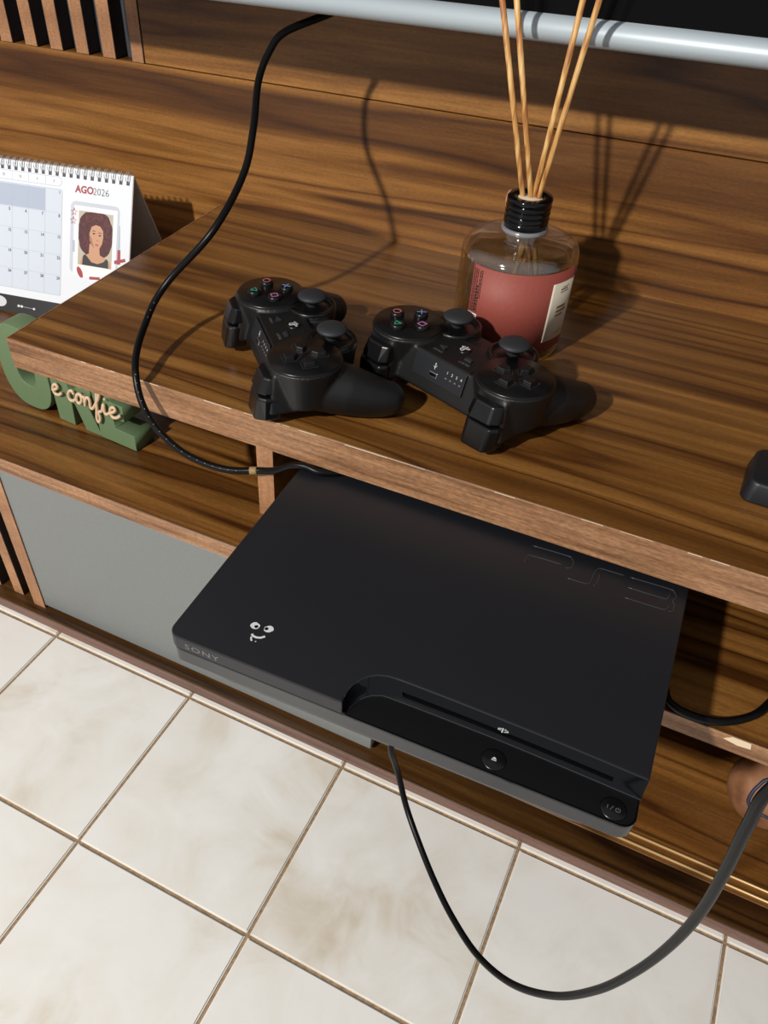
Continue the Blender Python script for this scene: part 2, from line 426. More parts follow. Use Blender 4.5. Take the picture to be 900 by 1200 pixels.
# ------------------------------------------------------------------ television
tv = empty('television', (0.35, 0.45, 0.246), label='black television with silver lower bezel hanging above the shelf', cat='television'); root_wm(tv)
TY0 = 0.395
bm = bmesh.new()
prof = []
for k in range(13):
    a = -PI/2 + PI*k/12
    prof.append((TY0 + 0.010 - 0.010*math.cos(a), 0.2575 + 0.0083*math.sin(a)))
pv = prof + [(TY0 + 0.03, 0.2658), (TY0 + 0.03, 0.2492)]
A_ = [bm.verts.new((-0.42, y, z)) for y, z in pv]; B_ = [bm.verts.new((1.0, y, z)) for y, z in pv]
n_ = len(pv)
for i in range(n_): f = bm.faces.new((A_[i], A_[(i+1) % n_], B_[(i+1) % n_], B_[i])); f.smooth = i < 12
bm.faces.new(A_[::-1]); bm.faces.new(B_)
obj('lower_bezel', bm, SILVER, tv, world=True, label='silver lower bezel')
obj('screen', boxbm(-0.405, 0.985, TY0 + 0.009, TY0 + 0.013, 0.2650, 0.90), principled('dark_screen', (0.0015, 0.0015, 0.0018), 0.2, Specular_IOR_Level=0.2), tv, world=True)
obj('frame', boxbm(-0.42, 1.0, TY0 + 0.013, TY0 + 0.03, 0.2658, 0.92), BLK_SEMI, tv, world=True, bevel=0.002)
obj('rear_housing', boxbm(-0.30, 0.88, TY0 + 0.03, TY0 + 0.075, 0.30, 0.80), BLK, tv, world=True, bevel=0.012, seg=3)
obj('wall_bracket', boxbm(0.15, 0.43, TY0 + 0.075, YW, 0.45, 0.65), BLK_SEMI, tv, world=True)

# ------------------------------------------------------------------ game console
CR = 0.0303
con = empty('game_console', (-0.0014, 0, 0), CR, label='black slim game console overhanging the middle shelf with worn smiling face sticker', cat='game console'); root_wm(con)
CW, CD = 0.290, 0.290
notch = [(0.1206, 0.0), (0.1197, 0.0053), (0.1201, 0.0116), (0.1220, 0.0174), (0.1260, 0.0232), (0.1306, 0.0268), (0.1366, 0.0291), (0.1453, 0.0299), (0.1824, 0.0298), (0.2425, 0.0284)]
notch_end = (CW, 0.0264)
ridge = [(0.1222, 0.0010), (0.1230, 0.0067), (0.1256, 0.0134), (0.1296, 0.0184), (0.1343, 0.0212), (0.1424, 0.0230), (0.1862, 0.0233), (0.2168, 0.0230), (0.2560, 0.0217)]
def corner(cx, cy, r, a0, n=6): return [(cx + r*math.cos(a0 + PI/2*k/n), cy + r*math.sin(a0 + PI/2*k/n)) for k in range(n+1)]
TL = -0.0115                                       # level of the control strip
top_out = corner(0.008, 0.008, 0.008, PI) + notch + [notch_end] + corner(CW-0.008, CD-0.008, 0.008, 0) + corner(0.008, CD-0.008, 0.008, PI/2)
bm = bmesh.new(); prism(bm, top_out, -0.0112, 0.0)
cover = obj('top_cover', bm, BLK_CON, con, bevel=0.0009, seg=2)
low = rrect(0.0004, CW-0.0004, 0.0004, CD-0.0004, 0.008)
bm = bmesh.new(); prism(bm, rrect(0.0016, CW-0.0016, 0.0016, CD-0.0016, 0.007), -0.0124, -0.0112)
obj('seam_gap', bm, BLK_SEMI, con)
bm = bmesh.new(); prism(bm, low, -0.0240, -0.0124)
obj('front_lip', bm, CON_SIDE, con, bevel=0.0006, label='satin grey-black lower rim')
bm = bmesh.new(); prism(bm, rrect(0.016, CW-0.016, 0.024, CD-0.012, 0.012), -0.0635, -0.0240, top=rrect(0.0025, CW-0.0025, 0.0025, CD-0.0025, 0.008))
obj('lower_body', bm, BLK_CON, con)
for fx, fy in ((0.04, 0.165), (0.25, 0.165), (0.04, 0.26), (0.25, 0.26)):
    bm = bmesh.new(); lathe(bm, [(0, -0.0635), (0.008, -0.0635), (0.0075, -0.065), (0, -0.065)], 20, (fx, fy, 0)); obj('rubber_foot', bm, RUBBER, con)
# glossy strip in front of the notch
strip = [(0.1212, 0.0004)] + ridge + [(CW - 0.0008, 0.0204)] + corner(CW-0.0084, 0.0084, 0.008, -PI/2)[::-1]
bm = bmesh.new(); prism(bm, strip, -0.0130, TL)
obj('control_strip', bm, BLK_GLOSS, con, bevel=0.0004)
# sloping disc-slot wall: lofted from the notch edge down to the strip
def resample(pts, n):
    P = [Vector((q[0], q[1], 0)) for q in pts]; L_ = [0]
    for a, b in zip(P, P[1:]): L_.append(L_[-1] + (b-a).length)
    out = []
    for k in range(n):
        sl0 = L_[-1]*k/(n-1); i = 0
        while i < len(P)-2 and L_[i+1] < sl0: i += 1
        t = (sl0 - L_[i])/max(L_[i+1]-L_[i], 1e-9); out.append(P[i].lerp(P[i+1], t))
    return out
NN = 90
ca = resample(cat_rom([(a, b, 0) for a, b in notch] + [(CW-0.0003, 0.0264, 0)], 6), NN)
cb = resample(cat_rom([(a, b, 0) for a, b in ridge] + [(CW-0.0006, 0.0204, 0)], 6), NN)
rows = []
for t, z in ((0.0, -0.0003), (0.10, -0.0012), (0.45, -0.0062), (0.66, -0.0088), (0.86, -0.0108), (1.0, -0.0113)):
    rows.append([a.lerp(b, t) + Vector((0, 0, z)) for a, b in zip(ca, cb)])
bm = bmesh.new(); V = [[bm.verts.new(v) for v in row] for row in rows]
for r in range(len(rows)-1):
    for i in range(NN-1):
        if r == 2 and 0.1465 < rows[2][i].x < 0.2725: continue
        f = bm.faces.new((V[r][i], V[r][i+1], V[r+1][i+1], V[r+1][i])); f.smooth = True
obj('slot_wall', bm, BLK_GLOSS, con)
bm = bmesh.new()
ids = [i for i in range(NN) if 0.1450 < rows[2][i].x < 0.2745]
sl = [rows[2][i] for i in ids]; s2 = [rows[3][i] for i in ids]
back = Vector((0, 0.006, 0))
ra = [bm.verts.new(v) for v in sl]; rb = [bm.verts.new(v+back) for v in sl]; rc = [bm.verts.new(v+back) for v in s2]; rd = [bm.verts.new(v) for v in s2]
for i in range(len(sl)-1):
    for q in ((ra, rb), (rb, rc), (rc, rd)): bm.faces.new((q[0][i], q[0][i+1], q[1][i+1], q[1][i]))
bm.faces.new((ra[0], rb[0], rc[0], rd[0])); bm.faces.new((ra[-1], rb[-1], rc[-1], rd[-1]))
obj('disc_slot', bm, BLK_SEMI, con)
bm = bmesh.new(); tube(bm, [rows[5][i] + Vector((0, 0, 0.0003)) for i in range(2, NN)], 0.00045, 6); obj('slot_ridge', bm, principled('painted_ridge_highlight', (0.03, 0.032, 0.036), 0.12), con)  # highlight on the ridge painted in with a lighter black
bm = bmesh.new(); tube(bm, [rows[0][i] + Vector((0, 0, 0.0002)) for i in range(2, NN)], 0.0002, 6); obj('cover_edge_highlight', bm, LINE, cover)  # thin lighter line drawn as the highlight on the cover edge
# buttons
def polyline(bm, pts, wdt, z, h=0.0001):
    """flat ribbon through pts (x,y)"""
    P = [Vector((x, y, 0)) for x, y in pts]
    lft, rgt = [], []
    for i in range(len(P)):
        t = (P[min(i+1, len(P)-1)] - P[max(i-1, 0)])
        if t.length < 1e-9: t = Vector((1, 0, 0))
        t.normalize(); nn = Vector((-t.y, t.x, 0))*wdt/2
        lft.append(P[i]+nn); rgt.append(P[i]-nn)
    a = [bm.verts.new((v.x, v.y, z+h)) for v in lft]; b = [bm.verts.new((v.x, v.y, z+h)) for v in rgt]
    c = [bm.verts.new((v.x, v.y, z)) for v in lft]; d = [bm.verts.new((v.x, v.y, z)) for v in rgt]
    for i in range(len(P)-1):
        bm.faces.new((a[i], a[i+1], b[i+1], b[i])); bm.faces.new((c[i], a[i], a[i+1], c[i+1])); bm.faces.new((b[i], d[i], d[i+1], b[i+1])); bm.faces.new((c[i], d[i], d[i+1], c[i+1]))
    bm.faces.new((a[0], b[0], d[0], c[0])); bm.faces.new((a[-1], b[-1], d[-1], c[-1]))
def circ(cx, cy, r, n=24, a0=0.0, a1=2*PI): return [(cx + r*math.cos(a0+(a1-a0)*k/n), cy + r*math.sin(a0+(a1-a0)*k/n)) for k in range(n+1)]
zs = TL
for nm, cx, cy in (('eject_button', 0.2103, 0.0098), ('power_button', 0.2770, 0.0088)):
    bm = bmesh.new(); lathe(bm, [(0, 0.0006), (0.0062, 0.0006), (0.0068, 0.0003), (0.0070, -0.0002)], 36, (cx, cy, zs)); bo = obj(nm, bm, BLK_SEMI, con)
    bm = bmesh.new(); z = zs + 0.0006
    if nm == 'eject_button':
        prism(bm, [(cx-0.0014, cy+0.0002), (cx+0.0014, cy+0.0002), (cx, cy+0.0016)], z, z+0.0001)
        polyline(bm, [(cx-0.0014, cy-0.0006), (cx+0.0014, cy-0.0006)], 0.0005, z)
        obj('eject_symbol', bm, WHITE_INK, bo)
    else:
        polyline(bm, [(cx-0.0032, cy-0.0011), (cx-0.0032, cy+0.0011)], 0.0003, z)
        polyline(bm, [(cx-0.0016, cy-0.0013), (cx-0.0002, cy+0.0013)], 0.0003, z)
        polyline(bm, circ(cx+0.0024, cy-0.0001, 0.0012, 18, PI*0.5+0.55, PI*2.5-0.55), 0.0003, z)
        polyline(bm, [(cx+0.0024, cy), (cx+0.0024, cy+0.0014)], 0.0003, z)
        obj('power_symbol', bm, GREY_INK, bo)
    bm = bmesh.new(); polyline(bm, circ(cx, cy, 0.0070, 36), 0.00025, zs, 0.0003); obj('button_ring', bm, LINE, bo)
# embossed lettering at the rear of the cover
PS = [[(0.1854,0.1790),(0.2085,0.1796),(0.2129,0.1784),(0.2153,0.1735),(0.2145,0.1690),(0.2112,0.1672)],
      [(0.1846,0.1600),(0.1848,0.1652),(0.1872,0.1687),(0.2085,0.1693)],
      [(0.2144,0.1581),(0.2270,0.1584),(0.2293,0.1620),(0.2298,0.1716),(0.2313,0.1759),(0.2342,0.1773),(0.2486,0.1775)],
      [(0.2322,0.1585),(0.2336,0.1640),(0.2335,0.1714)],
      [(0.2525,0.1776),(0.2771,0.1781),(0.2812,0.1768),(0.2832,0.1725),(0.2817,0.1680),(0.2833,0.1638),(0.2829,0.1588),(0.2805,0.1570)],
      [(0.2527,0.1673),(0.2755,0.1675),(0.2784,0.1695),(0.2792,0.1736)],
      [(0.2523,0.1570),(0.2757,0.1572),(0.2787,0.1587),(0.2801,0.1624)]]
bm = bmesh.new()
for l in PS:
    tube(bm, cat_rom([(x, y, 0.0001) for x, y in l], 6), 0.00042, 6)
obj('embossed_logo', bm, LINE, cover)
# engraved maker name on the front face
bm = text_bm('SONY', 0.0062, 0.0001, 1.2, offset=0.00004)
xf(bm, Matrix.Scale(1.35, 4, (1, 0, 0))); 
xf(bm, frame((0.0125, -0.0001, -0.0062), (1, 0, 0), (0, 0, 1)))
obj('maker_lettering', bm, principled('silver_ink', (0.13, 0.13, 0.13), 0.4), cover)
# emblem on the slope edge, a P standing on a swash
bm = bmesh.new(); ex, ey = 0.2085, 0.0262; zz = 0.0
def emb(bm, ox, oy, s, z, mir=1):
    P = lambda l: [(ox + mir*x*s, oy + y*s) for x, y in l]
    polyline(bm, P([(-0.10, -0.9), (-0.10, 0.95), (0.25, 0.9), (0.60, 0.65), (0.55, 0.2), (0.25, 0.12)]), 0.26*s, z, 0.0001)
    polyline(bm, P([(-0.30, -0.05), (-0.95, -0.25), (-0.95, -0.5), (-0.35, -0.42)]), 0.15*s, z, 0.0001)
    polyline(bm, P([(0.20, -0.15), (0.9, -0.22), (1.0, -0.42), (0.25, -0.68)]), 0.15*s, z, 0.0001)
emb(bm, 0.2097, 0.0270, 0.0031, -0.0045)
xf(bm, Matrix.Translation((0, 0, 0)))
obj('play_emblem', bm, WHITE_INK, con)
# worn sticker: two eyes and a grin
bm = bmesh.new()
def blob(bm, cx, cy, rx, ry, z, ang=0, jit=0.08, n=18, seed=1, h=0.00012):
    rr_ = random.Random(seed); pts = []
    for k in range(n):
        a = 2*PI*k/n; q = 1 + rr_.uniform(-jit, jit)
        x = rx*q*math.cos(a); y = ry*q*math.sin(a)
        pts.append((cx + x*math.cos(ang)-y*math.sin(ang), cy + x*math.sin(ang)+y*math.cos(ang)))
    prism(bm, pts, z, z+h)
blob(bm, 0.0467, 0.0294, 0.0030, 0.0027, 0.0, 0.3, seed=2); blob(bm, 0.0558, 0.0307, 0.0031, 0.0027, 0.0, 0.5, seed=3)
polyline(bm, [(0.0482, 0.0226), (0.0495, 0.0215), (0.0520, 0.0213), (0.0546, 0.0222), (0.0566, 0.0244)], 0.0015, 0.0, 0.00012)
polyline(bm, [(0.0490, 0.0205), (0.0497, 0.0188), (0.0508, 0.0176)], 0.0011, 0.0, 0.00012)
polyline(bm, [(0.0528, 0.0182), (0.0536, 0.0184)], 0.0006, 0.0, 0.00012)
stk = obj('worn_sticker', bm, WHITE_INK, cover, label='worn white sticker of two eyes and a grin')
bm = bmesh.new(); blob(bm, 0.0478, 0.0289, 0.0012, 0.0012, 0.00013, seed=5); blob(bm, 0.0544, 0.0302, 0.0012, 0.0012, 0.00013, seed=6)
obj('sticker_pupils', bm, BLK_SEMI, con)

# ------------------------------------------------------------------ controllers
SYM = {'circle': principled('circle_print', (0.55, 0.16, 0.17), 0.4), 'cross': principled('cross_print', (0.20, 0.30, 0.62), 0.4),
       'square': principled('square_print', (0.50, 0.19, 0.42), 0.4), 'triangle': principled('triangle_print', (0.04, 0.36, 0.27), 0.4)}
def build_body():
    """one continuous shell: solids united by voxel remesh and smoothed"""
    bm = bmesh.new()
    def sph(c, r, sc=(1, 1, 1)):
        m = Matrix.Translation(c) @ Matrix.Diagonal((sc[0], sc[1], sc[2], 1))
        bmesh.ops.create_uvsphere(bm, u_segments=20, v_segments=12, radius=r, matrix=m)
    def cyl(cx, cy, r, z0, z1, r1=None):
        lathe(bm, [(0, z0), (r1 or r, z0), (r, z1), (0, z1)], 36, (cx, cy, 0))
    for s in (-1, 1):
        cyl(s*0.050, 0.0, 0.0275, 0.014, 0.0435, 0.0225)
        cyl(s*0.0262, -0.0270, 0.0188, 0.012, 0.0405, 0.0150)
        path = [((0.0500, -0.001, 0.0235), 0.0190), ((0.0550, -0.014, 0.0228), 0.0196), ((0.0612, -0.028, 0.0198), 0.0182),
                ((0.0655, -0.040, 0.0166), 0.0160), ((0.0685, -0.050, 0.0142), 0.0139), ((0.0695, -0.0565, 0.0130), 0.0126)]
        for (a, ra_), (b, rb_) in zip(path, path[1:]):
            for k in range(7):
                t = k/6; c = Vector(a).lerp(Vector(b), t); sph((s*c.x, c.y, c.z), ra_ + (rb_-ra_)*t)
        prism(bm, [(s*0.036, 0.012), (s*0.068, 0.010), (s*0.067, 0.030), (s*0.039, 0.031)], 0.012, 0.0400, [(s*0.036, 0.012), (s*0.067, 0.010), (s*0.064, 0.026), (s*0.040, 0.027)])
    prism(bm, [(-0.040, -0.020), (0.040, -0.020), (0.040, 0.024), (-0.040, 0.024)], 0.014, 0.0405, [(-0.038, -0.018), (0.038, -0.018), (0.038, 0.0165), (-0.038, 0.0165)])
    prism(bm, [(-0.026, -0.036), (0.026, -0.036), (0.030, -0.015), (-0.030, -0.015)], 0.014, 0.0365)
    me = bpy.data.meshes.new('b'); bm.to_mesh(me); bm.free()
    o = bpy.data.objects.new('b', me); COL.objects.link(o)
    r = o.modifiers.new('r', 'REMESH'); r.mode = 'VOXEL'; r.voxel_size = 0.0011; r.use_smooth_shade = True
    s = o.modifiers.new('s', 'SMOOTH'); s.iterations = 6; s.factor = 0.5
    dg = bpy.context.evaluated_depsgraph_get()
    m2 = bpy.data.meshes.new_from_object(o.evaluated_get(dg)); m2.name = 'body'
    bpy.data.objects.remove(o); bpy.data.meshes.remove(me)
    for p in m2.polygons: p.use_smooth = True
    m2.materials.clear(); m2.materials.append(BLK)
    return m2

def build_controller(label):
    t = empty('game_controller', (0, 0, 0), label=label, cat='game controller', group='black controllers on the upper shelf')
    bo = bpy.data.objects.new('body', build_body()); COL.objects.link(bo); bo.parent = t
    # raised button discs with a fine rim
    for s in (-1, 1):
        bm = bmesh.new(); lathe(bm, [(0.0262, 0.0425), (0.0262, 0.0440), (0.0256, 0.0446), (0, 0.0449)], 56, (s*0.050, 0, 0))
        d = obj('button_disc', bm, BLK_SEMI, t)
    for ang, nm in ((0, 'circle'), (90, 'triangle'), (180, 'square'), (270, 'cross')):
        a = math.radians(ang); cx, cy = 0.050 + 0.0128*math.cos(a), 0.0128*math.sin(a)
        bm = bmesh.new(); lathe(bm, [(0.0053, 0.0440), (0.0053, 0.0470), (0.0046, 0.0478), (0, 0.0480)], 28, (cx, cy, 0))
        fb = obj('face_button', bm, BLK_SEMI, t)
        bm = bmesh.new(); z = 0.04795; wd = 0.00065; q = 0.0028
        if nm == 'circle': polyline(bm, circ(cx, cy, q, 24), wd, z, 0.00015)
        if nm == 'triangle':
            P = [(cx + q*1.1*math.cos(k), cy + q*1.1*math.sin(k)) for k in (PI/2, PI/2+2*PI/3, PI/2+4*PI/3, PI/2+2*PI)]
            for p0, p1 in zip(P, P[1:]): polyline(bm, [p0, p1], wd, z, 0.00015)
        if nm == 'square':
            P = [(cx-q*.85, cy-q*.85), (cx+q*.85, cy-q*.85), (cx+q*.85, cy+q*.85), (cx-q*.85, cy+q*.85), (cx-q*.85, cy-q*.85)]
            for p0, p1 in zip(P, P[1:]): polyline(bm, [p0, p1], wd, z, 0.00015)
        if nm == 'cross':
            polyline(bm, [(cx-q*.9, cy-q*.9), (cx+q*.9, cy+q*.9)], wd, z, 0.00015); polyline(bm, [(cx-q*.9, cy+q*.9), (cx+q*.9, cy-q*.9)], wd, z, 0.00014)
        obj('button_symbol', bm, SYM[nm], fb, label=nm + ' symbol')
    # direction buttons: four house-shaped keys in a cross
    for k in range(4):
        a = k*PI/2
        pts = [(0.0042, 0.0), (0.0080, -0.0042), (0.0150, -0.0042), (0.0150, 0.0042), (0.0080, 0.0042)]
        ins = [(0.0052, 0.0), (0.0085, -0.0034), (0.0142, -0.0034), (0.0142, 0.0034), (0.0085, 0.0034)]
        rot = lambda l: [(-0.050 + x*math.cos(a) - y*math.sin(a), x*math.sin(a) + y*math.cos(a)) for x, y in l]
        bm = bmesh.new(); prism(bm, rot(pts), 0.0440, 0.0478, rot(ins)); obj('direction_button', bm, BLK, t, bevel=0.0004)
        bm = bmesh.new(); o_ = rot([(0.0030, 0.0), (0.0075, -0.0052), (0.0162, -0.0052), (0.0162, 0.0052), (0.0075, 0.0052), (0.0030, 0.0)]); polyline(bm, o_, 0.0004, 0.0446, 0.0003)
        obj('key_surround', bm, LINE, t)
    # thumbsticks
    for s in (-1, 1):
        c = (s*0.0262, -0.0270, 0)
        bm = bmesh.new(); lathe(bm, [(0.0182, 0.0395), (0.0182, 0.0418), (0.0174, 0.0424), (0.0150, 0.0420), (0.0142, 0.0408), (0.0142, 0.0404)], 44, c)
        obj('stick_collar', bm, BLK_SEMI, t)
        bm = bmesh.new(); lathe(bm, [(0.0142, 0.0404), (0.0125, 0.0404), (0.0095, 0.0412), (0.0060, 0.0420), (0, 0.0422)], 40, c); obj('stick_boot', bm, BLK_SEMI, t)
        bm = bmesh.new(); lathe(bm, [(0.0048, 0.0410), (0.0046, 0.0456), (0.0068, 0.0468), (0.0104, 0.0476), (0.0112, 0.0488), (0.0109, 0.0498), (0.0090, 0.0511), (0.005, 0.0520), (0, 0.0523)], 40, c)
        obj('thumbstick', bm, RUBBER, t, label='domed dark grey thumbstick')
    # shoulder buttons and triggers
    for s in (-1, 1):
        bm = bmesh.new(); prism(bm, [(s*0.0385, 0.0240), (s*0.0660, 0.0225), (s*0.0645, 0.0325), (s*0.0600, 0.0370), (s*0.0440, 0.0375), (s*0.0392, 0.0335)], 0.0265, 0.0385,
                                  [(s*0.0395, 0.0240), (s*0.0645, 0.0225), (s*0.0625, 0.0285), (s*0.0585, 0.0320), (s*0.0448, 0.0322), (s*0.0402, 0.0300)])
        obj('shoulder_button', bm, BLK_SEMI, t, bevel=0.0014, seg=3)
        bm = bmesh.new(); prism(bm, [(s*0.0400, 0.0230), (s*0.0650, 0.0215), (s*0.0650, 0.0330), (s*0.0610, 0.0405), (s*0.0420, 0.0410), (s*0.0385, 0.0340)], 0.0060, 0.0245,
                                  [(s*0.0395, 0.0230), (s*0.0665, 0.0215), (s*0.0660, 0.0320), (s*0.0620, 0.0370), (s*0.0425, 0.0372), (s*0.0385, 0.0320)])
        obj('trigger', bm, BLK_SEMI, t, bevel=0.0022, seg=3)
    # centre plate, small buttons, emblem, port
    bm = bmesh.new(); prism(bm, [(-0.0235, -0.0115), (0.0235, -0.0115), (0.0235, 0.0158), (-0.0235, 0.0158)], 0.0400, 0.0409); obj('centre_plate', bm, BLK, t, bevel=0.0004)
    bm = bmesh.new(); prism(bm, [(-0.0150, 0.0022), (-0.0090, 0.0022), (-0.0090, 0.0054), (-0.0150, 0.0054)], 0.0405, 0.0424); obj('select_button', bm, RUBBER, t, bevel=0.0003)
    bm = bmesh.new(); prism(bm, [(0.0090, 0.0014), (0.0152, 0.0038), (0.0090, 0.0064)], 0.0405, 0.0424); obj('start_button', bm, RUBBER, t, bevel=0.0003)
    bm = bmesh.new(); lathe(bm, [(0.0052, 0.0405), (0.0052, 0.0415), (0.0045, 0.0419), (0, 0.0420)], 28, (0, -0.0055, 0)); hb = obj('home_button', bm, BLK_SEMI, t)
    bm = bmesh.new(); emb(bm, 0, -0.0055, 0.0036, 0.0420, 1); obj('home_emblem', bm, WHITE_INK, hb)
    for txt, x in (('SELECT', -0.0122), ('START', 0.0122)):
        bm = text_bm(txt, 0.0026, 0.0001, 1.15, 'CENTER'); xf(bm, Matrix.Translation((x, 0.0088, 0.04095))); obj('lettering', bm, GREY_INK, t)
    # shoulder-side face of the centre block is sloped; the port and player numbers sit on it
    n_ = Vector((0, 0.0265, 0.0075)).normalized()
    base = Vector((0, 0.0190, 0.0322)); up = Vector((0, -n_.z, n_.y))
    fr = lambda x, y: frame(base + Vector((x, 0, 0)) + up*y + n_*0.0002 + n_*0.0015, (-1, 0, 0), up)
    bm = boxbm(-0.0235, 0.0235, -0.0085, 0.0080, -0.0012, 0.0); xf(bm, fr(0, 0)); obj('rear_plate', bm, BLK_CON, t, bevel=0.0004)
    bm = bmesh.new(); box(bm, -0.0037, 0.0037, -0.0018, 0.0018, -0.0006, 0.0004); xf(bm, fr(0.004, -0.003)); pt = obj('usb_port', bm, STEEL, t, bevel=0.0003)
    bm = boxbm(-0.0030, 0.0030, -0.0011, 0.0011, 0.0003, 0.0006); xf(bm, fr(0.004, -0.003)); obj('port_opening', bm, BLK_GLOSS, pt)
    bm = bmesh.new(); polyline(bm, [(0, -0.0022), (0, 0.002)], 0.0004, 0); polyline(bm, [(0, -0.0008), (0.0011, 0.0002), (0.0011, 0.0010)], 0.0003, 0); polyline(bm, [(0, -0.0012), (-0.0011, -0.0004), (-0.0011, 0.0004)], 0.0003, 0)
    prism(bm, [(-0.0006, 0.0016), (0.0006, 0.0016), (0, 0.0027)], 0, 0.0001); xf(bm, fr(0.004, 0.0032)); obj('usb_symbol', bm, WHITE_INK, t)
    bm = bmesh.new()
    for i, ch in enumerate('1234'):
        b2 = text_bm(ch, 0.0028, 0.0001, 1, 'CENTER'); xf(b2, fr(-0.0075 - i*0.0042, 0.0030)); merge(bm, b2)
    obj('player_numbers', bm, WHITE_INK, t)
    for i in range(4):
        bm = boxbm(-0.0008, 0.0008, -0.0005, 0.0005, 0, 0.0003); xf(bm, fr(-0.0075 - i*0.0042, -0.0010)); obj('player_light', bm, GREY_INK, t)
    return t
ctl = build_controller('black controller lying behind the other, beside the glass diffuser bottle')
def copy_tree(o, parent=None):
    c = o.copy(); COL.objects.link(c)
    if parent is not None: c.parent = parent
    for ch in [x for x in bpy.data.objects if x.parent == o]: copy_tree(ch, c)
    return c
ctl2 = copy_tree(ctl)
def place(o, mid, direction_deg, z=ZA + 0.0004, label=None, tilt=0.0):
    o.matrix_basis = Matrix.Translation((mid[0], mid[1], z)) @ Matrix.Rotation(math.radians(direction_deg), 4, 'Z') @ Matrix.Rotation(tilt, 4, 'X') @ Matrix.Scale(1.045, 4)
    if label: o['label'] = label
place(ctl, (0.0795, 0.2750), 158.7, label='black controller leaning toward the diffuser bottle, with numbered port side facing out')
place(ctl2, (-0.0520, 0.2480), 133.5, label='black controller left of the other, nearest the hanging cable')

# ------------------------------------------------------------------ reed diffuser
BX, BY, BR, BH = 0.0836, 0.3905, 0.0465, 0.0872
dif = empty('reed_diffuser', (BX, BY, ZA), label='glass reed diffuser bottle with red-brown label, black collar and four reeds', cat='diffuser'); root_wm(dif)
GLASS = principled('clear_glass', (0.97, 0.98, 0.97), 0.02, IOR=1.48, Transmission_Weight=1.0)
def thin(name, tint, rough, fac, spec=1.0):
    m = bpy.data.materials.new(name); m.use_nodes = True; nt = m.node_tree; b = nt.nodes['Principled BSDF']; nt.nodes.remove(b)
    out = nt.nodes['Material Output']; tr = nt.nodes.new('ShaderNodeBsdfTransparent'); tr.inputs[0].default_value = (*tint, 1)
    gl = nt.nodes.new('ShaderNodeBsdfGlossy'); gl.inputs['Roughness'].default_value = rough; gl.inputs[0].default_value = (spec,)*3 + (1,)
    lw = nt.nodes.new('ShaderNodeLayerWeight'); lw.inputs['Blend'].default_value = 0.5
    pw = nt.nodes.new('ShaderNodeMath'); pw.operation = 'POWER'; pw.inputs[1].default_value = 4.0
    ml = nt.nodes.new('ShaderNodeMath'); ml.operation = 'MULTIPLY_ADD'; ml.inputs[1].default_value = 0.75; ml.inputs[2].default_value = fac
    nt.links.new(lw.outputs['Facing'], pw.inputs[0]); nt.links.new(pw.outputs[0], ml.inputs[0])
    mx = nt.nodes.new('ShaderNodeMixShader'); nt.links.new(ml.outputs[0], mx.inputs[0]); nt.links.new(tr.outputs[0], mx.inputs[1]); nt.links.new(gl.outputs[0], mx.inputs[2])
    nt.links.new(mx.outputs[0], out.inputs['Surface']); return m
GLASS = thin('clear_glass_shell', (0.96, 0.965, 0.96), 0.06, 0.17)
LIQ = thin('yellow_fragrance_oil', (0.93, 0.88, 0.60), 0.02, 0.03)
LIQ_OLD = principled('yellow_oil', (0.93, 0.87, 0.52), 0.0, IOR=1.40, Transmission_Weight=1.0)
outer = [(0, 0.0), (BR-0.004, 0.0), (BR-0.001, 0.0012), (BR, 0.004), (BR, BH-0.010), (BR-0.0015, BH-0.0045), (BR-0.006, BH-0.0008), (BR-0.012, BH), (0.020, BH+0.002), (0.0155, BH+0.0045), (0.0148, BH+0.008), (0.0148, BH+0.020)]
inner = [(0.0128, BH+0.020), (0.0128, BH+0.004), (0.016, BH-0.001), (BR-0.013, BH-0.0032), (BR-0.0055, BH-0.006), (BR-0.0032, BH-0.012), (BR-0.0032, 0.010), (BR-0.007, 0.007), (0, 0.006)]
bm = bmesh.new(); lathe(bm, outer + inner, 72); obj('glass_bottle', bm, GLASS, dif)
bm = bmesh.new(); lathe(bm, [(0, 0.0062), (BR-0.0073, 0.0072), (BR-0.0034, 0.0102), (BR-0.0034, 0.0700), (0, 0.0700)], 64); obj('fragrance_oil', bm, LIQ, dif, label='pale yellow fragrance oil')
def cyl_patch(r, a0, a1, z0, z1, n=32, th=0.0002):
    bm = bmesh.new(); P = []
    for rr_ in (r, r + th):
        P.append([[bm.verts.new((rr_*math.cos(math.radians(a0+(a1-a0)*k/n)), rr_*math.sin(math.radians(a0+(a1-a0)*k/n)), z)) for z in (z0, z1)] for k in range(n+1)])
    for k in range(n):
        for Q in P: bm.faces.new((Q[k][0], Q[k+1][0], Q[k+1][1], Q[k][1])).smooth = True
        for e in (0, 1): bm.faces.new((P[0][k][e], P[0][k+1][e], P[1][k+1][e], P[1][k][e]))
    for k in (0, n): bm.faces.new((P[0][k][0], P[0][k][1], P[1][k][1], P[1][k][0]))
    return bm
LBL = plastic('terracotta_label', (0.29, 0.062, 0.045), 0.6, 0.06, 0.05, 500)
CREAM = principled('cream_label', (0.68, 0.62, 0.50), 0.6)
lb = obj('label', cyl_patch(BR + 0.0002, -121, -4, 0.011, 0.0775), LBL, dif, label='red-brown paper label')
obj('cream_panel', cyl_patch(BR + 0.0005, -37, -4, 0.0195, 0.0685, 12), CREAM, lb, label='cream text panel')
INK = principled('dark_ink', (0.03, 0.012, 0.012), 0.6)
bm = bmesh.new(); rnd = random.Random(9)
for col, a in enumerate((-118.6, -116.6, -114.6, -111.5, -109.6)):
    z = 0.040 + (0 if col < 4 else 0.012)
    while z < 0.074:
        ln = rnd.uniform(0.0006, 0.0024); merge(bm, cyl_patch(BR + 0.0005, a, a + 0.9, z, min(z+ln, 0.0745), 1)); z += ln + 0.0005
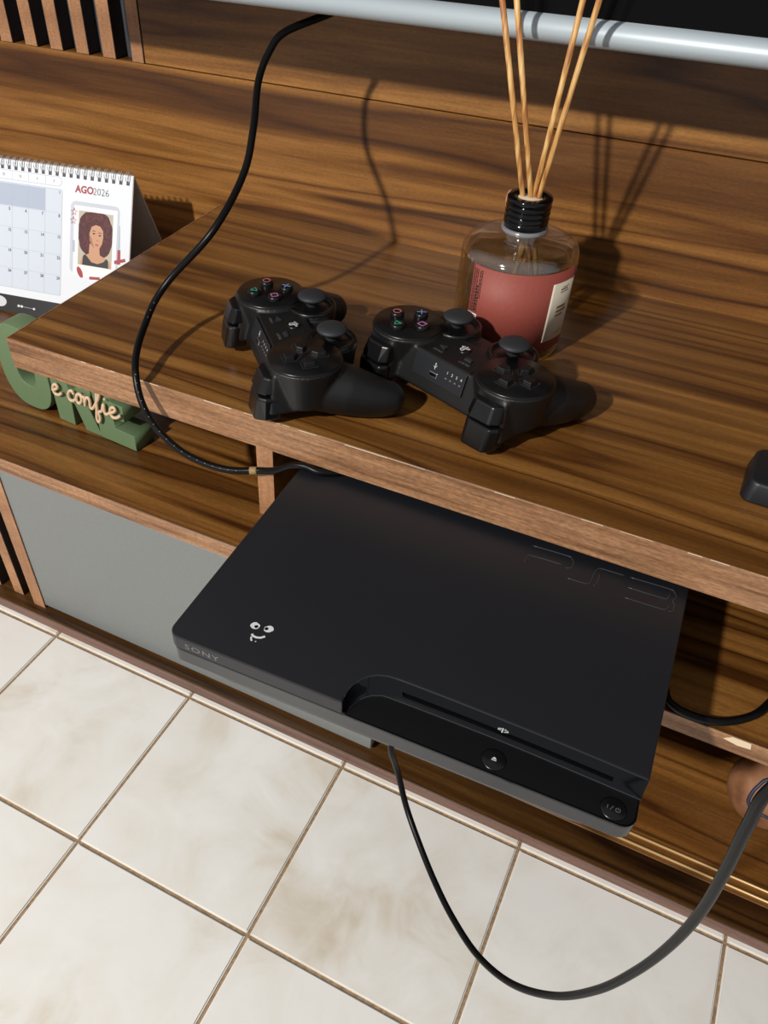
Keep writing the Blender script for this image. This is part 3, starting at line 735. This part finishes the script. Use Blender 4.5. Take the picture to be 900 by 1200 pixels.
for k in range(9):
    z = 0.041 + k*0.0024; merge(bm, cyl_patch(BR + 0.0005, -114.0, -111.9 - 0.5*(k % 2), z, z + 0.0017, 1))
obj('small_print', bm, INK, lb)
bc = obj('barcode_panel', cyl_patch(BR + 0.0005, -120.5, -109.0, 0.0250, 0.0385, 6), WHITE_INK, lb, label='white barcode panel')
bm = bmesh.new()
for k in range(16):
    z = 0.0262 + k*0.00072; merge(bm, cyl_patch(BR + 0.0008, -119.0, -110, z, z + (0.0003 if k % 3 else 0.0005), 3))
obj('barcode_bars', bm, INK, bc)
bm = bmesh.new()
for a0, a1, z0, z1 in ((-26, -16, .062, .0632), (-26, -14, .060, .0608), (-27, -14, .047, .049), (-27, -12, .0435, .0455), (-27, -16, .040, .042), (-30, -10, .0255, .0262), (-30, -14, .0240, .0246), (-24, -14, .0640, .0646)):
    n = max(2, int((a1-a0)/1.6)); st = (a1-a0)/n
    for k in range(n): merge(bm, cyl_patch(BR + 0.0008, a0+k*st, a0+k*st+st*0.7, z0, z1, 1))
obj('panel_print', bm, principled('brown_ink', (0.16, 0.09, 0.05), 0.6), lb)
# collar, ring and plug
pr_ = [(0.0166, BH+0.0100), (0.0166, BH+0.0125), (0.0172, BH+0.0130), (0.0172, BH+0.0140)]
for k in range(3):
    z = BH + 0.0145 + k*0.0042; pr_ += [(0.0163, z), (0.0174, z+0.0016), (0.0174, z+0.0026), (0.0163, z+0.0038)]
pr_ += [(0.0172, BH+0.0275), (0.0174, BH+0.0310), (0.0166, BH+0.0322), (0.0110, BH+0.0322), (0.0100, BH+0.0312), (0.0100, BH+0.0220)]
bm = bmesh.new(); lathe(bm, pr_, 56); obj('screw_collar', bm, BLK_GLOSS, dif, label='glossy black ribbed collar')
bm = bmesh.new(); lathe(bm, [(0.0150, BH+0.0062), (0.0182, BH+0.0066), (0.0184, BH+0.0082), (0.0178, BH+0.0098), (0.0150, BH+0.0100)], 56); obj('neck_ring', bm, principled('clear_ring', (0.33, 0.33, 0.34), 0.15, 0.5), dif)
bm = bmesh.new(); lathe(bm, [(0.0100, BH+0.0265), (0.0100, BH+0.0300), (0.0090, BH+0.0308), (0, BH+0.0308)], 32); obj('stopper', bm, CREAM, dif)
bm = bmesh.new(); bmesh.ops.create_icosphere(bm, subdivisions=3, radius=0.0052, matrix=Matrix.Translation((-0.0178, 0.0075, BH+0.024)) @ Matrix.Diagonal((0.55, 0.6, 1.35, 1)))
obj('tag', bm, principled('peach_tag', (0.50, 0.24, 0.14), 0.6), dif, smooth=True)
def reed_mat():
    m = principled('reed_wood', (0.55, 0.30, 0.10), 0.5); nt = m.node_tree; b = nt.nodes['Principled BSDF']
    tc = nt.nodes.new('ShaderNodeTexCoord'); mp = nt.nodes.new('ShaderNodeMapping'); mp.inputs['Scale'].default_value = (300, 300, 14)
    n = nt.nodes.new('ShaderNodeTexNoise'); n.inputs['Scale'].default_value = 1; r = ramp(nt, [(0.35, (0.34, 0.13, 0.035)), (0.5, (0.55, 0.28, 0.08)), (0.7, (0.72, 0.48, 0.20))])
    nt.links.new(tc.outputs['Object'], mp.inputs['Vector']); nt.links.new(mp.outputs['Vector'], n.inputs['Vector']); nt.links.new(n.outputs['Fac'], r.inputs['Fac']); nt.links.new(r.outputs['Color'], b.inputs['Base Color'])
    return m
REED = reed_mat()
for nk, tp in (((0.0766, 0.3902, 0.1558), (0.0455, 0.3710, 0.2758)), ((0.0830, 0.3908, 0.1558), (0.0551, 0.3710, 0.2767)),
               ((0.0860, 0.3925, 0.1568), (0.0976, 0.3710, 0.2804)), ((0.0903, 0.3915, 0.1575), (0.1076, 0.3710, 0.2812))):
    a = Vector(nk); b = Vector(tp); d = (b-a)
    bot = a - d*((a.z - (ZA+0.0085))/d.z); topp = a + d*((0.310 - a.z)/d.z)
    bm = bmesh.new(); tube(bm, [bot, a, topp], 0.0020, 12); obj('reed', bm, REED, dif, world=True)

# ------------------------------------------------------------------ desk calendar
P0 = Vector((-0.3342, 0.3796, -0.065)); T0 = Vector((-0.3451, 0.4462, 0.0794))
eu = Vector((0.9868, 0.162, 0)).normalized(); ev = (T0-P0).normalized(); en = eu.cross(ev).normalized()
CWD, CHT = 0.210, 0.1594
OC = P0 - eu*CWD
OC.z += 0.0005
cal = empty('desk_calendar', tuple(OC + eu*CWD/2), label='white spiral desk calendar with a woman\'s portrait, standing left of the shelf', cat='calendar'); root_wm(cal)
CF = frame(OC + en*0.0001 + Vector((0, 0, 0.0002)), eu, ev)
PAPER = principled('calendar_paper', (0.76, 0.80, 0.86), 0.55)
BOARD = plastic('calendar_board', (0.62, 0.60, 0.57), 0.7, 0.04, 0, 300)
def Cc(name, b, mat, parent=cal, **k): xf(b, CF); return obj(name, b, mat, parent, world=True, **k)
Cc('front_board', boxbm(0, CWD, 0, CHT, -0.0016, -0.0004), BOARD)
# rear leaf slopes back down to the shelf
Tb = OC + ev*CHT; back = Vector((-eu.y, eu.x, 0))*0.070; foot = Vector((Tb.x, Tb.y, -0.0648)) + back
wv = (Tb - foot); FB = frame(foot, eu, wv.normalized())
bm = boxbm(0, CWD, 0, wv.length - 0.001, -0.0007, 0.0007); xf(bm, FB); obj('rear_board', bm, BOARD, cal, world=True)
pg = Cc('page', boxbm(0.0005, CWD-0.0005, 0.0185, CHT-0.001, -0.0004, 0.0002), PAPER)
Cc('black_base_strip', boxbm(0.0002, CWD-0.0002, 0.0, 0.0190, -0.0004, 0.0003), principled('black_card', (0.015, 0.014, 0.015), 0.4))
L_GREY = principled('calendar_grid_print', (0.42, 0.46, 0.54), 0.6); D_INK = principled('calendar_digit_ink', (0.06, 0.06, 0.08), 0.6)
CELLM = principled('calendar_cell_tint', (0.62, 0.68, 0.78), 0.6); BLOCK = principled('calendar_blocked_tint', (0.42, 0.48, 0.60), 0.6)
RED = principled('calendar_red_ink', (0.36, 0.035, 0.045), 0.5)
cols = [0.1262 - 0.0212*k for k in range(7)][::-1]; cx0 = cols[0]-0.0212 if False else None
xr = 0.1262; cwid = 0.0170
xe = [xr - cwid*k for k in range(8)]
cwid = 0.0205
xe = [xr - 0.0208*k for k in range(7)]; xe.append(0.004)
rowsz = [0.1365, 0.1130, 0.0915, 0.0700, 0.0485, 0.0275]
bm = bmesh.new(); prism(bm, rrect(xe[-1], xr, rowsz[-1], rowsz[0], 0.002), 0.0002, 0.00025); Cc('grid_field', bm, CELLM, pg)
bm = bmesh.new(); box(bm, xe[-1] + 0.001, xe[1], rowsz[1]+0.0005, rowsz[0]-0.001, 0.00026, 0.0003); Cc('blocked_cells', bm, BLOCK, pg)
bm = bmesh.new()
for x in xe[1:7]:
    polyline(bm, [(x, rowsz[-1]), (x, rowsz[0])], 0.00025, 0.0003, 0.00004)
    polyline(bm, [(x, 0.1400), (x, 0.1480)], 0.00025, 0.0003, 0.00004)
for z in rowsz[1:-1]: polyline(bm, [(xe[-1], z), (xr, z)], 0.00025, 0.0003, 0.00004)
o_ = rrect(xe[-1], xr, rowsz[-1], rowsz[0], 0.002); polyline(bm, o_ + [o_[0]], 0.0004, 0.0003, 0.00004)
o_ = rrect(xe[-1], xr - 0.001, 0.1395, 0.1485, 0.0044); polyline(bm, o_ + [o_[0]], 0.0004, 0.0003, 0.00004)
Cc('grid_lines', bm, L_GREY, pg)
bm = bmesh.new()
def put(txt, x, y, s, off=0.0, sp=1.0, al='CENTER', z=0.00036):
    b2 = text_bm(txt, s, 0.00004, sp, al, off); xf(b2, Matrix.Translation((x, y, z))); return b2
for day in range(1, 32):
    k = day + 5; r_, c_ = divmod(k, 7)
    if r_ > 4: continue
    x = xe[7-c_-1] if False else xe[6-c_]
    merge(bm, put(str(day), x - 0.0032, rowsz[r_] - 0.0030, 0.0042, 0.00010))
for c_, ch in enumerate('DSTQQSS'):
    merge(bm, put(ch, xe[6-c_] - 0.0104, 0.1440, 0.0034, 0.0))
Cc('dates', bm, D_INK, pg)
Cc('month_name', put('AGO', 0.1420, 0.1392, 0.0098, 0.00035, 1.0, 'LEFT'), RED, pg)
Cc('year', put('2026', 0.1630, 0.1388, 0.0098, -0.00012, 1.0, 'LEFT'), D_INK, pg)
# portrait card, printed flat
def poly(pts, z, h=0.00003): 
    bm = bmesh.new(); prism(bm, pts, z, z+h); return bm
def ell(cx, cy, rx, ry, n=28, a=0): return [(cx + rx*math.cos(2*PI*k/n)*math.cos(a) - ry*math.sin(2*PI*k/n)*math.sin(a), cy + rx*math.cos(2*PI*k/n)*math.sin(a) + ry*math.sin(2*PI*k/n)*math.cos(a)) for k in range(n)]
Cc('card_shade', poly(rrect(0.1370, 0.1960, 0.0545, 0.1275, 0.006), 0.0002), principled('print_soft_grey', (0.56, 0.60, 0.68), 0.6), pg)
Cc('photo_card', poly(rrect(0.1412, 0.1935, 0.0520, 0.1235, 0.001), 0.00026, 0.0001), principled('card_white', (0.82, 0.84, 0.87), 0.5), pg)
X0, X1, Y0, Y1 = 0.1470, 0.1885, 0.0640, 0.1188
ph = Cc('portrait_print', poly([(X0, Y0), (X1, Y0), (X1, Y1), (X0, Y1)], 0.00037), principled('print_background', (0.50, 0.44, 0.36), 0.5), pg, label='printed portrait of a person with curly auburn hair and black top')
HAIR = plastic('print_hair', (0.075, 0.012, 0.016), 0.6, 0.6, 0, 600); SKIN = principled('print_skin', (0.56, 0.29, 0.17), 0.5); SKIN2 = principled('print_skin_shade', (0.36, 0.16, 0.09), 0.5)
hp = []
rnd = random.Random(4)
for k in range(44):
    a = 2*PI*k/44; q = 1 + rnd.uniform(-0.045, 0.045)
    x = 0.1678 + 0.0222*q*math.cos(a); y = 0.0985 + 0.0222*q*math.sin(a)
    if a > PI: x = 0.1678 + 0.0222*q*math.cos(a); y = 0.0985 + 0.0275*q*math.sin(a)
    hp.append((min(max(x, X0+.0002), X1-.0003), min(max(y, Y0+0.004), Y1-.0002)))
Cc('print_hair', poly(hp, 0.00041), HAIR, ph)
Cc('print_shoulders', poly([(0.1490, Y0+.0002), (X1-.0006, Y0+.0002), (0.1868, 0.0700), (0.1810, 0.0740), (0.1740, 0.0765), (0.1730, 0.0850), (0.1610, 0.0870), (0.1605, 0.0765), (0.1530, 0.0735)], 0.00045), SKIN, ph)
Cc('print_top', poly([(0.1525, Y0+.0002), (0.1850, Y0+.0002), (0.1842, 0.0722), (0.1818, 0.0738), (0.1785, 0.0700), (0.1715, 0.0672), (0.1640, 0.0682), (0.1590, 0.0730), (0.1558, 0.0755), (0.1535, 0.0735)], 0.00049), principled('print_black', (0.012, 0.012, 0.014), 0.5), ph)
face = [(0.1605, 0.0970), (0.1610, 0.0905), (0.1640, 0.0850), (0.1690, 0.0815), (0.1728, 0.0825), (0.1762, 0.0880), (0.1775, 0.0950), (0.1770, 0.1015), (0.1735, 0.1055), (0.1680, 0.1065), (0.1630, 0.1040)]
Cc('print_face', poly(face, 0.00053), SKIN, ph)
Cc('print_cheek_shade', poly([(0.1605, 0.0965), (0.1612, 0.0900), (0.1640, 0.0852), (0.1668, 0.0830), (0.1650, 0.0880), (0.1632, 0.0930)], 0.00057), SKIN2, ph)
bm = bmesh.new()
for x, y in ((0.1660, 0.0976), (0.1733, 0.0964)):
    prism(bm, ell(x, y, 0.0016, 0.0008), 0.00057, 0.0006); polyline(bm, [(x-0.0022, y+0.0022), (x, y+0.0030), (x+0.0021, y+0.0021)], 0.0006, 0.00057, 0.00003)
polyline(bm, [(0.1697, 0.0915), (0.1706, 0.0908), (0.1716, 0.0913)], 0.0005, 0.00057, 0.00003)
Cc('print_eyes', bm, principled('print_dark_brown', (0.03, 0.012, 0.008), 0.5), ph)
Cc('print_lips', poly(ell(0.1700, 0.0865, 0.0023, 0.0010, 16, -0.1), 0.00057), principled('print_lips', (0.42, 0.09, 0.08), 0.5), ph)
bm = bmesh.new(); rnd = random.Random(8)
for k in range(34):
    a = rnd.uniform(0, 2*PI); q = rnd.uniform(0.7, 0.98); x = 0.1678 + 0.0185*q*math.cos(a); y = 0.1005 + 0.0175*q*math.sin(a)
    if y < 0.092 and 0.160 < x < 0.178: continue
    pts = circ(x, y, 0.0012, 8, rnd.uniform(0, 6), rnd.uniform(6.5, 9)); pts = [(min(max(px_, X0+.0004), X1-.0004), min(max(py_, Y0), Y1-.0004)) for px_, py_ in pts]
    polyline(bm, pts, 0.0004, 0.00057, 0.00003)
Cc('print_curls', bm, principled('print_auburn', (0.20, 0.035, 0.03), 0.5), ph)
def star(cx, cy, r):
    return [(cx + (r if k % 2 == 0 else r*0.42)*math.cos(PI/2 + k*PI/5), cy + (r if k % 2 == 0 else r*0.42)*math.sin(PI/2 + k*PI/5)) for k in range(11)]
bm = bmesh.new()
for x, y in ((0.1412, 0.1165), (0.1405, 0.1078)): polyline(bm, star(x, y, 0.0040), 0.0007, 0.0004, 0.00004)
Cc('star_print', bm, RED, pg)
for pts, z in (([(0.1952, 0.0700), (0.1990, 0.0706), (0.1985, 0.0850), (0.1950, 0.0850)], 0.0004), ([(0.1920, 0.0700), (0.2050, 0.0740), (0.2045, 0.0772), (0.1915, 0.0735)], 0.00046),
               (ell(0.1500, 0.0560, 0.0030, 0.0062, 18, 0.5), 0.0004), ([(0.162, 0.0500), (0.175, 0.0512), (0.175, 0.0540), (0.162, 0.0530)], 0.0004)):
    Cc('red_motif_print', poly(pts, z, 0.00004), RED, pg)
bm = bmesh.new(); prism(bm, [(0.1956, 0.0850), (0.1978, 0.0850), (0.1966, 0.1095), (0.1958, 0.1095)], 0.0004, 0.00044); polyline(bm, [(0.1415, 0.0760), (0.1412, 0.0880)], 0.003, 0.0004)
Cc('brush_print', bm, principled('print_pale_blue', (0.42, 0.50, 0.58), 0.5), pg)
bm = bmesh.new(); prism(bm, ell(0.0470, 0.0105, 0.0095, 0.0060, 20), 0.0003, 0.0004); prism(bm, ell(0.0725, 0.0085, 0.0018, 0.0014, 12), 0.0003, 0.0004); prism(bm, ell(0.0765, 0.0085, 0.0020, 0.0014, 12), 0.0003, 0.0004); prism(bm, ell(0.0925, 0.0080, 0.0016, 0.0013, 12), 0.0003, 0.0004); polyline(bm, [(0.0790, 0.0083), (0.0905, 0.0081)], 0.0003, 0.0003)
Cc('base_strip_print', bm, WHITE_INK)
# twin-loop spiral
bm = bmesh.new(); holes = bmesh.new()
for k in range(24):
    u0 = 0.0085 + k*0.00845
    for du in (0, 0.0022):
        pts = []
        for j in range(15):
            a = -0.55*PI + 1.75*PI*j/14
            pts.append((u0 + du, CHT - 0.0012 + 0.0052*math.sin(a) - 0.001, -0.0008 + 0.0052*math.cos(a)*0.9))
        b2 = bmesh.new(); tube(b2, pts, 0.00045, 6); merge(bm, b2)
    box(holes, u0 - 0.0008, u0 + 0.0030, CHT - 0.0100, CHT - 0.0062, 0.0002, 0.0003)
sp_ = Cc('spiral_binding', bm, principled('white_coated_wire', (0.62, 0.66, 0.68), 0.3, 0.4))
Cc('punched_holes', holes, D_INK, pg)

# ------------------------------------------------------------------ green word ornament
wd = empty('word_ornament', (-0.27, 0.2145, ZB), -0.085, label='green block-letter word ornament with cream script, under the shelf', cat='ornament'); root_wm(wd)
GREEN = plastic('sage_green_paint', (0.125, 0.195, 0.098), 0.55, 0.05, 0.15, 400)
H_ = 0.086; DP = 0.024
def letter(loops):
    bm = curve_mesh(loops, DP, 0.0006)
    xf(bm, Matrix(((1, 0, 0, 0), (0, 0, -1, DP/2), (0, 1, 0, 0.0006), (0, 0, 0, 1))))
    return obj('letter', bm, GREEN, wd)
def oval(cx, cy, rx, ry, p=2.6, n=44):
    out = []
    for k in range(n):
        a = 2*PI*k/n; c, s = math.cos(a), math.sin(a)
        out.append((cx + rx*math.copysign(abs(c)**(2/p), c), cy + ry*math.copysign(abs(s)**(2/p), s)))
    return out
letter([oval(-0.0540, 0.0436, 0.0322, 0.0434), oval(-0.0515, 0.0460, 0.0120, 0.0205)[::-1]])
R_out = [(-0.0190, 0.0), (0.0020, 0.0), (0.0040, 0.0260), (0.0075, 0.0260), (0.0160, 0.0), (0.0370, 0.0), (0.0255, 0.0300), (0.0310, 0.0370), (0.0330, 0.0470), (0.0300, 0.0600), (0.0210, 0.0680), (0.0080, 0.0702), (-0.0190, 0.0702)]
R_in = [(0.0030, 0.0390), (0.0030, 0.0560), (0.0095, 0.0560), (0.0140, 0.0530), (0.0150, 0.0475), (0.0130, 0.0420), (0.0090, 0.0390)]
letter([R_out, R_in[::-1]])
E_out = [(0.0345, 0.0), (0.0790, 0.0), (0.0790, 0.0165), (0.0560, 0.0170), (0.0560, 0.0285), (0.0700, 0.0285), (0.0700, 0.0450), (0.0560, 0.0450), (0.0560, 0.0550), (0.0780, 0.0550), (0.0780, 0.0702), (0.0345, 0.0702)]
eo = letter([E_out])
UN = 0.0117
strokes = [[(0,.35),(.35,.5),(.62,.8),(.4,1),(.12,.75),(.1,.3),(.35,.02),(.75,.12),(1.0,.35)],
 [(2.35,.75),(2.2,1),(1.9,.85),(1.75,.4),(1.95,.03),(2.3,.1),(2.6,.4),(2.75,.85),(3.05,.95),(3.2,.5),(2.95,.05),(2.65,.2),(2.7,.7),(3.0,.98),(3.35,.8),(3.5,.95),(3.52,.5),(3.52,.05)],
 [(3.52,.3),(3.7,.85),(3.95,.95),(4.08,.6),(4.08,.15),(4.3,.05),(4.6,.5),(5.0,1.3),(5.12,1.9),(4.95,2.0),(4.82,1.4),(4.78,.2),(4.72,-.8),(4.92,-1.05),(5.08,-.6),(4.98,-.05),(5.3,.2),(5.5,.9),(5.58,.2),(5.8,.05),(6.1,.3),(6.45,.5),(6.72,.8),(6.5,1),(6.22,.75),(6.2,.3),(6.45,.02),(6.85,.12),(7.2,.45)]]
bm = bmesh.new()
sl_ = 0.012
def scr(x, y): 
    X = -0.0150 + x*UN + y*UN*0.18; return (X, -0.0032, 0.0322 + y*UN + sl_*(x*UN))
for st in strokes:
    P = cat_rom([scr(x, y) for x, y in st], 5); b2 = bmesh.new(); tube(b2, P, 0.00155, 8); merge(bm, b2)
bmesh.ops.create_icosphere(bm, subdivisions=2, radius=0.0014, matrix=Matrix.Translation(scr(5.65, 1.45)))
for f in bm.faces: f.smooth = True
obj('script_lettering', bm, principled('cream_resin', (0.66, 0.48, 0.32), 0.5), wd, label='cream cursive lettering')

# ------------------------------------------------------------------ cables
def cable(name, pts, r, label, per=10):
    bm = bmesh.new(); P = cat_rom(pts, per)
    loc = P[len(P)//2]
    o = empty(name, (P[0].x, P[0].y, P[0].z), label=label, cat='cable') ; root_wm(o)
    tube(bm, P, r, 14); obj('sheath', bm, CABLE, o, world=True)
    return o, P
c1 = [(-0.02, 0.495, 0.42), (-0.075, 0.505, 0.31), (-0.1100, 0.480, 0.2500), (-0.1164, 0.450, 0.2428), (-0.1419, 0.415, 0.2324), (-0.1487, 0.400, 0.2210), (-0.1482, 0.380, 0.2042), (-0.1322, 0.343, 0.1816), (-0.1267, 0.3155, 0.1558),
      (-0.1314, 0.275, 0.126), (-0.1620, 0.256, 0.0900), (-0.1707, 0.2406, 0.0738), (-0.1695, 0.222, 0.0617), (-0.1624, 0.2, 0.0531), (-0.1517, 0.181, 0.0450), (-0.1417, 0.1705, 0.0274),
      (-0.1278, 0.166, 0.0102), (-0.1063, 0.165, -0.0043), (-0.0848, 0.168, -0.0122), (-0.064, 0.173, -0.0149), (-0.0434, 0.1805, -0.0128), (-0.028, 0.181, -0.0075), (-0.014, 0.1825, 0.0015), (-0.002, 0.1835, 0.0045), (0.014, 0.1850, 0.00315), (0.035, 0.203, 0.00315), (0.055, 0.250, 0.00315), (0.060, 0.310, 0.00315), (0.065, 0.355, -0.010), (0.065, 0.40, -0.050)]
mc, Pm = cable('power_cable', c1, 0.0029, 'thick black cable hanging from the television past the left controller')
bm = bmesh.new(); i0 = min(range(len(Pm)), key=lambda i: (Pm[i]-Vector((-0.0445, 0.1805, -0.0128))).length)
tube(bm, Pm[i0-2:i0+2], 0.0032, 10); obj('worn_patch', bm, principled('tan_tape', (0.28, 0.19, 0.08), 0.6), mc, world=True, label='small worn tan patch')
bm = bmesh.new()
for i in range(len(Pm)):
    if i % 3 == 0 and (-0.172 < Pm[i].x < -0.055) and Pm[i].z < 0.075 and Pm[i].y < 0.26:
        v = (CAM - Pm[i]).normalized(); b2 = bmesh.new(); bmesh.ops.create_icosphere(b2, subdivisions=1, radius=0.0003, matrix=Matrix.Translation(Pm[i] + v*0.0030)); merge(bm, b2)
obj('printed_marks', bm, WHITE_INK, mc, world=True)
c2 = [(0.1476, 0.0168, -0.0395), (0.1490, 0.0150, -0.0480), (0.1542, 0.0166, -0.0687), (0.1658, 0.0071, -0.0871), (0.1805, -0.0064, -0.0958), (0.198, -0.0232, -0.0995), (0.2166, -0.0407, -0.097), (0.2371, -0.0578, -0.0878), (0.2575, -0.0698, -0.0701),
      (0.2761, -0.0754, -0.0437), (0.2888, -0.0771, -0.01), (0.2961, -0.0768, 0.0246), (0.2993, -0.0771, 0.059), (0.2991, -0.0781, 0.0932), (0.2958, -0.0793, 0.1275), (0.2920, -0.0799, 0.1569), (0.2910, -0.0791, 0.176), (0.3000, -0.0740, 0.200),
      (0.345, -0.03, 0.215), (0.42, 0.06, 0.19), (0.49, 0.18, 0.10), (0.53, 0.26, 0.045), (0.58, 0.32, 0.0372), (0.66, 0.33, 0.0368)]
cable('usb_cable', c2, 0.00195, 'thin black cable looping down from the console front over the tiles')
c3 = [(0.262, 0.40, -0.040), (0.27, 0.31, -0.05), (0.285, 0.20, -0.0615), (0.2930, 0.1560, -0.0617), (0.3012, 0.1448, -0.0617), (0.3176, 0.1432, -0.0617), (0.333, 0.1480, -0.0617), (0.3476, 0.1600, -0.0617), (0.3569, 0.1751, -0.0617), (0.370, 0.21, -0.0617), (0.40, 0.30, -0.0617), (0.42, 0.42, -0.0617)]
cable('side_cable', c3, 0.0029, 'black cable lying on the middle shelf right of the console')

# ------------------------------------------------------------------ black remote at the right edge
rm = empty('remote_control', (0.3765, 0.279, ZA), -0.03, label='black rounded remote control at the right end of the upper shelf', cat='remote control'); root_wm(rm)
bm = bmesh.new()
prism(bm, rrect(-0.083, 0.085, -0.0260, 0.0240, 0.008, 12), 0.0, 0.0150, rrect(-0.081, 0.083, -0.0225, 0.0220, 0.0075, 12))
rb_ = obj('body', bm, BLK_CON, rm, bevel=0.002, seg=3)
for p in rb_.data.polygons: p.use_smooth = True
for i in range(6):
    for j in range(3):
        bm = bmesh.new(); lathe(bm, [(0.0035, 0.0145), (0.0035, 0.0159), (0.003, 0.0164), (0, 0.0166)], 16, (-0.020 + i*0.015, -0.011 + j*0.011, 0)); obj('key', bm, RUBBER, rm)

# ------------------------------------------------------------------ brown ball in the lower niche
ball = empty('toy_ball', (0.4215, 0.250, ZC), label='small worn brown ball with dark blue markings in the lower niche', cat='ball'); root_wm(ball)
def ball_mat():
    m = principled('worn_brown_leather', (0.3, 0.13, 0.06), 0.5); nt = m.node_tree; b = nt.nodes['Principled BSDF']
    tc = nt.nodes.new('ShaderNodeTexCoord'); n = nt.nodes.new('ShaderNodeTexNoise'); n.inputs['Scale'].default_value = 35; n.inputs['Detail'].default_value = 5
    r = ramp(nt, [(0.3, (0.08, 0.030, 0.014)), (0.5, (0.24, 0.105, 0.048)), (0.7, (0.36, 0.17, 0.085))])
    nt.links.new(tc.outputs['Object'], n.inputs['Vector']); nt.links.new(n.outputs['Fac'], r.inputs['Fac']); nt.links.new(r.outputs['Color'], b.inputs['Base Color'])
    bp = nt.nodes.new('ShaderNodeBump'); bp.inputs['Distance'].default_value = 0.001; bp.inputs['Strength'].default_value = 0.4
    nt.links.new(n.outputs['Fac'], bp.inputs['Height']); nt.links.new(bp.outputs['Normal'], b.inputs['Normal'])
    return m
RB = 0.0340
bm = bmesh.new(); bmesh.ops.create_icosphere(bm, subdivisions=5, radius=RB, matrix=Matrix.Translation((0, 0, RB)))
for v in bm.verts:
    q = v.co - Vector((0, 0, RB)); d = abs(q.normalized().dot(Vector((0.75, -0.15, 0.64)).normalized()))
    if d < 0.045: v.co = Vector((0, 0, RB)) + q*(1 - 0.03*(1 - d/0.045))
obj('ball_shell', bm, ball_mat(), ball, smooth=True)
bm = bmesh.new()
pts = [Vector((0, 0, RB)) + Vector(q).normalized()*(RB + 0.0002) for q in ((-0.002, -0.010, 0.0320), (-0.013, -0.0141, 0.0283), (-0.0163, -0.0183, 0.0238), (-0.0188, -0.0227, 0.0173),
       (-0.0183, -0.0276, 0.0083), (-0.012, -0.0315, 0.0055), (-0.0047, -0.0333, 0.0062), (0.004, -0.0335, 0.0065), (0.014, -0.030, 0.010), (0.018, -0.024, 0.018), (0.014, -0.016, 0.027), (0.006, -0.011, 0.0315))]
pts = [Vector((0, 0, RB)) + (q - Vector((0, 0, RB))).normalized()*(RB + 0.0001) for q in cat_rom(pts, 4)]
tube(bm, pts, 0.0016, 8); obj('blue_mark', bm, principled('navy_print', (0.02, 0.025, 0.06), 0.5), ball)
bpy.context.view_layer.update()
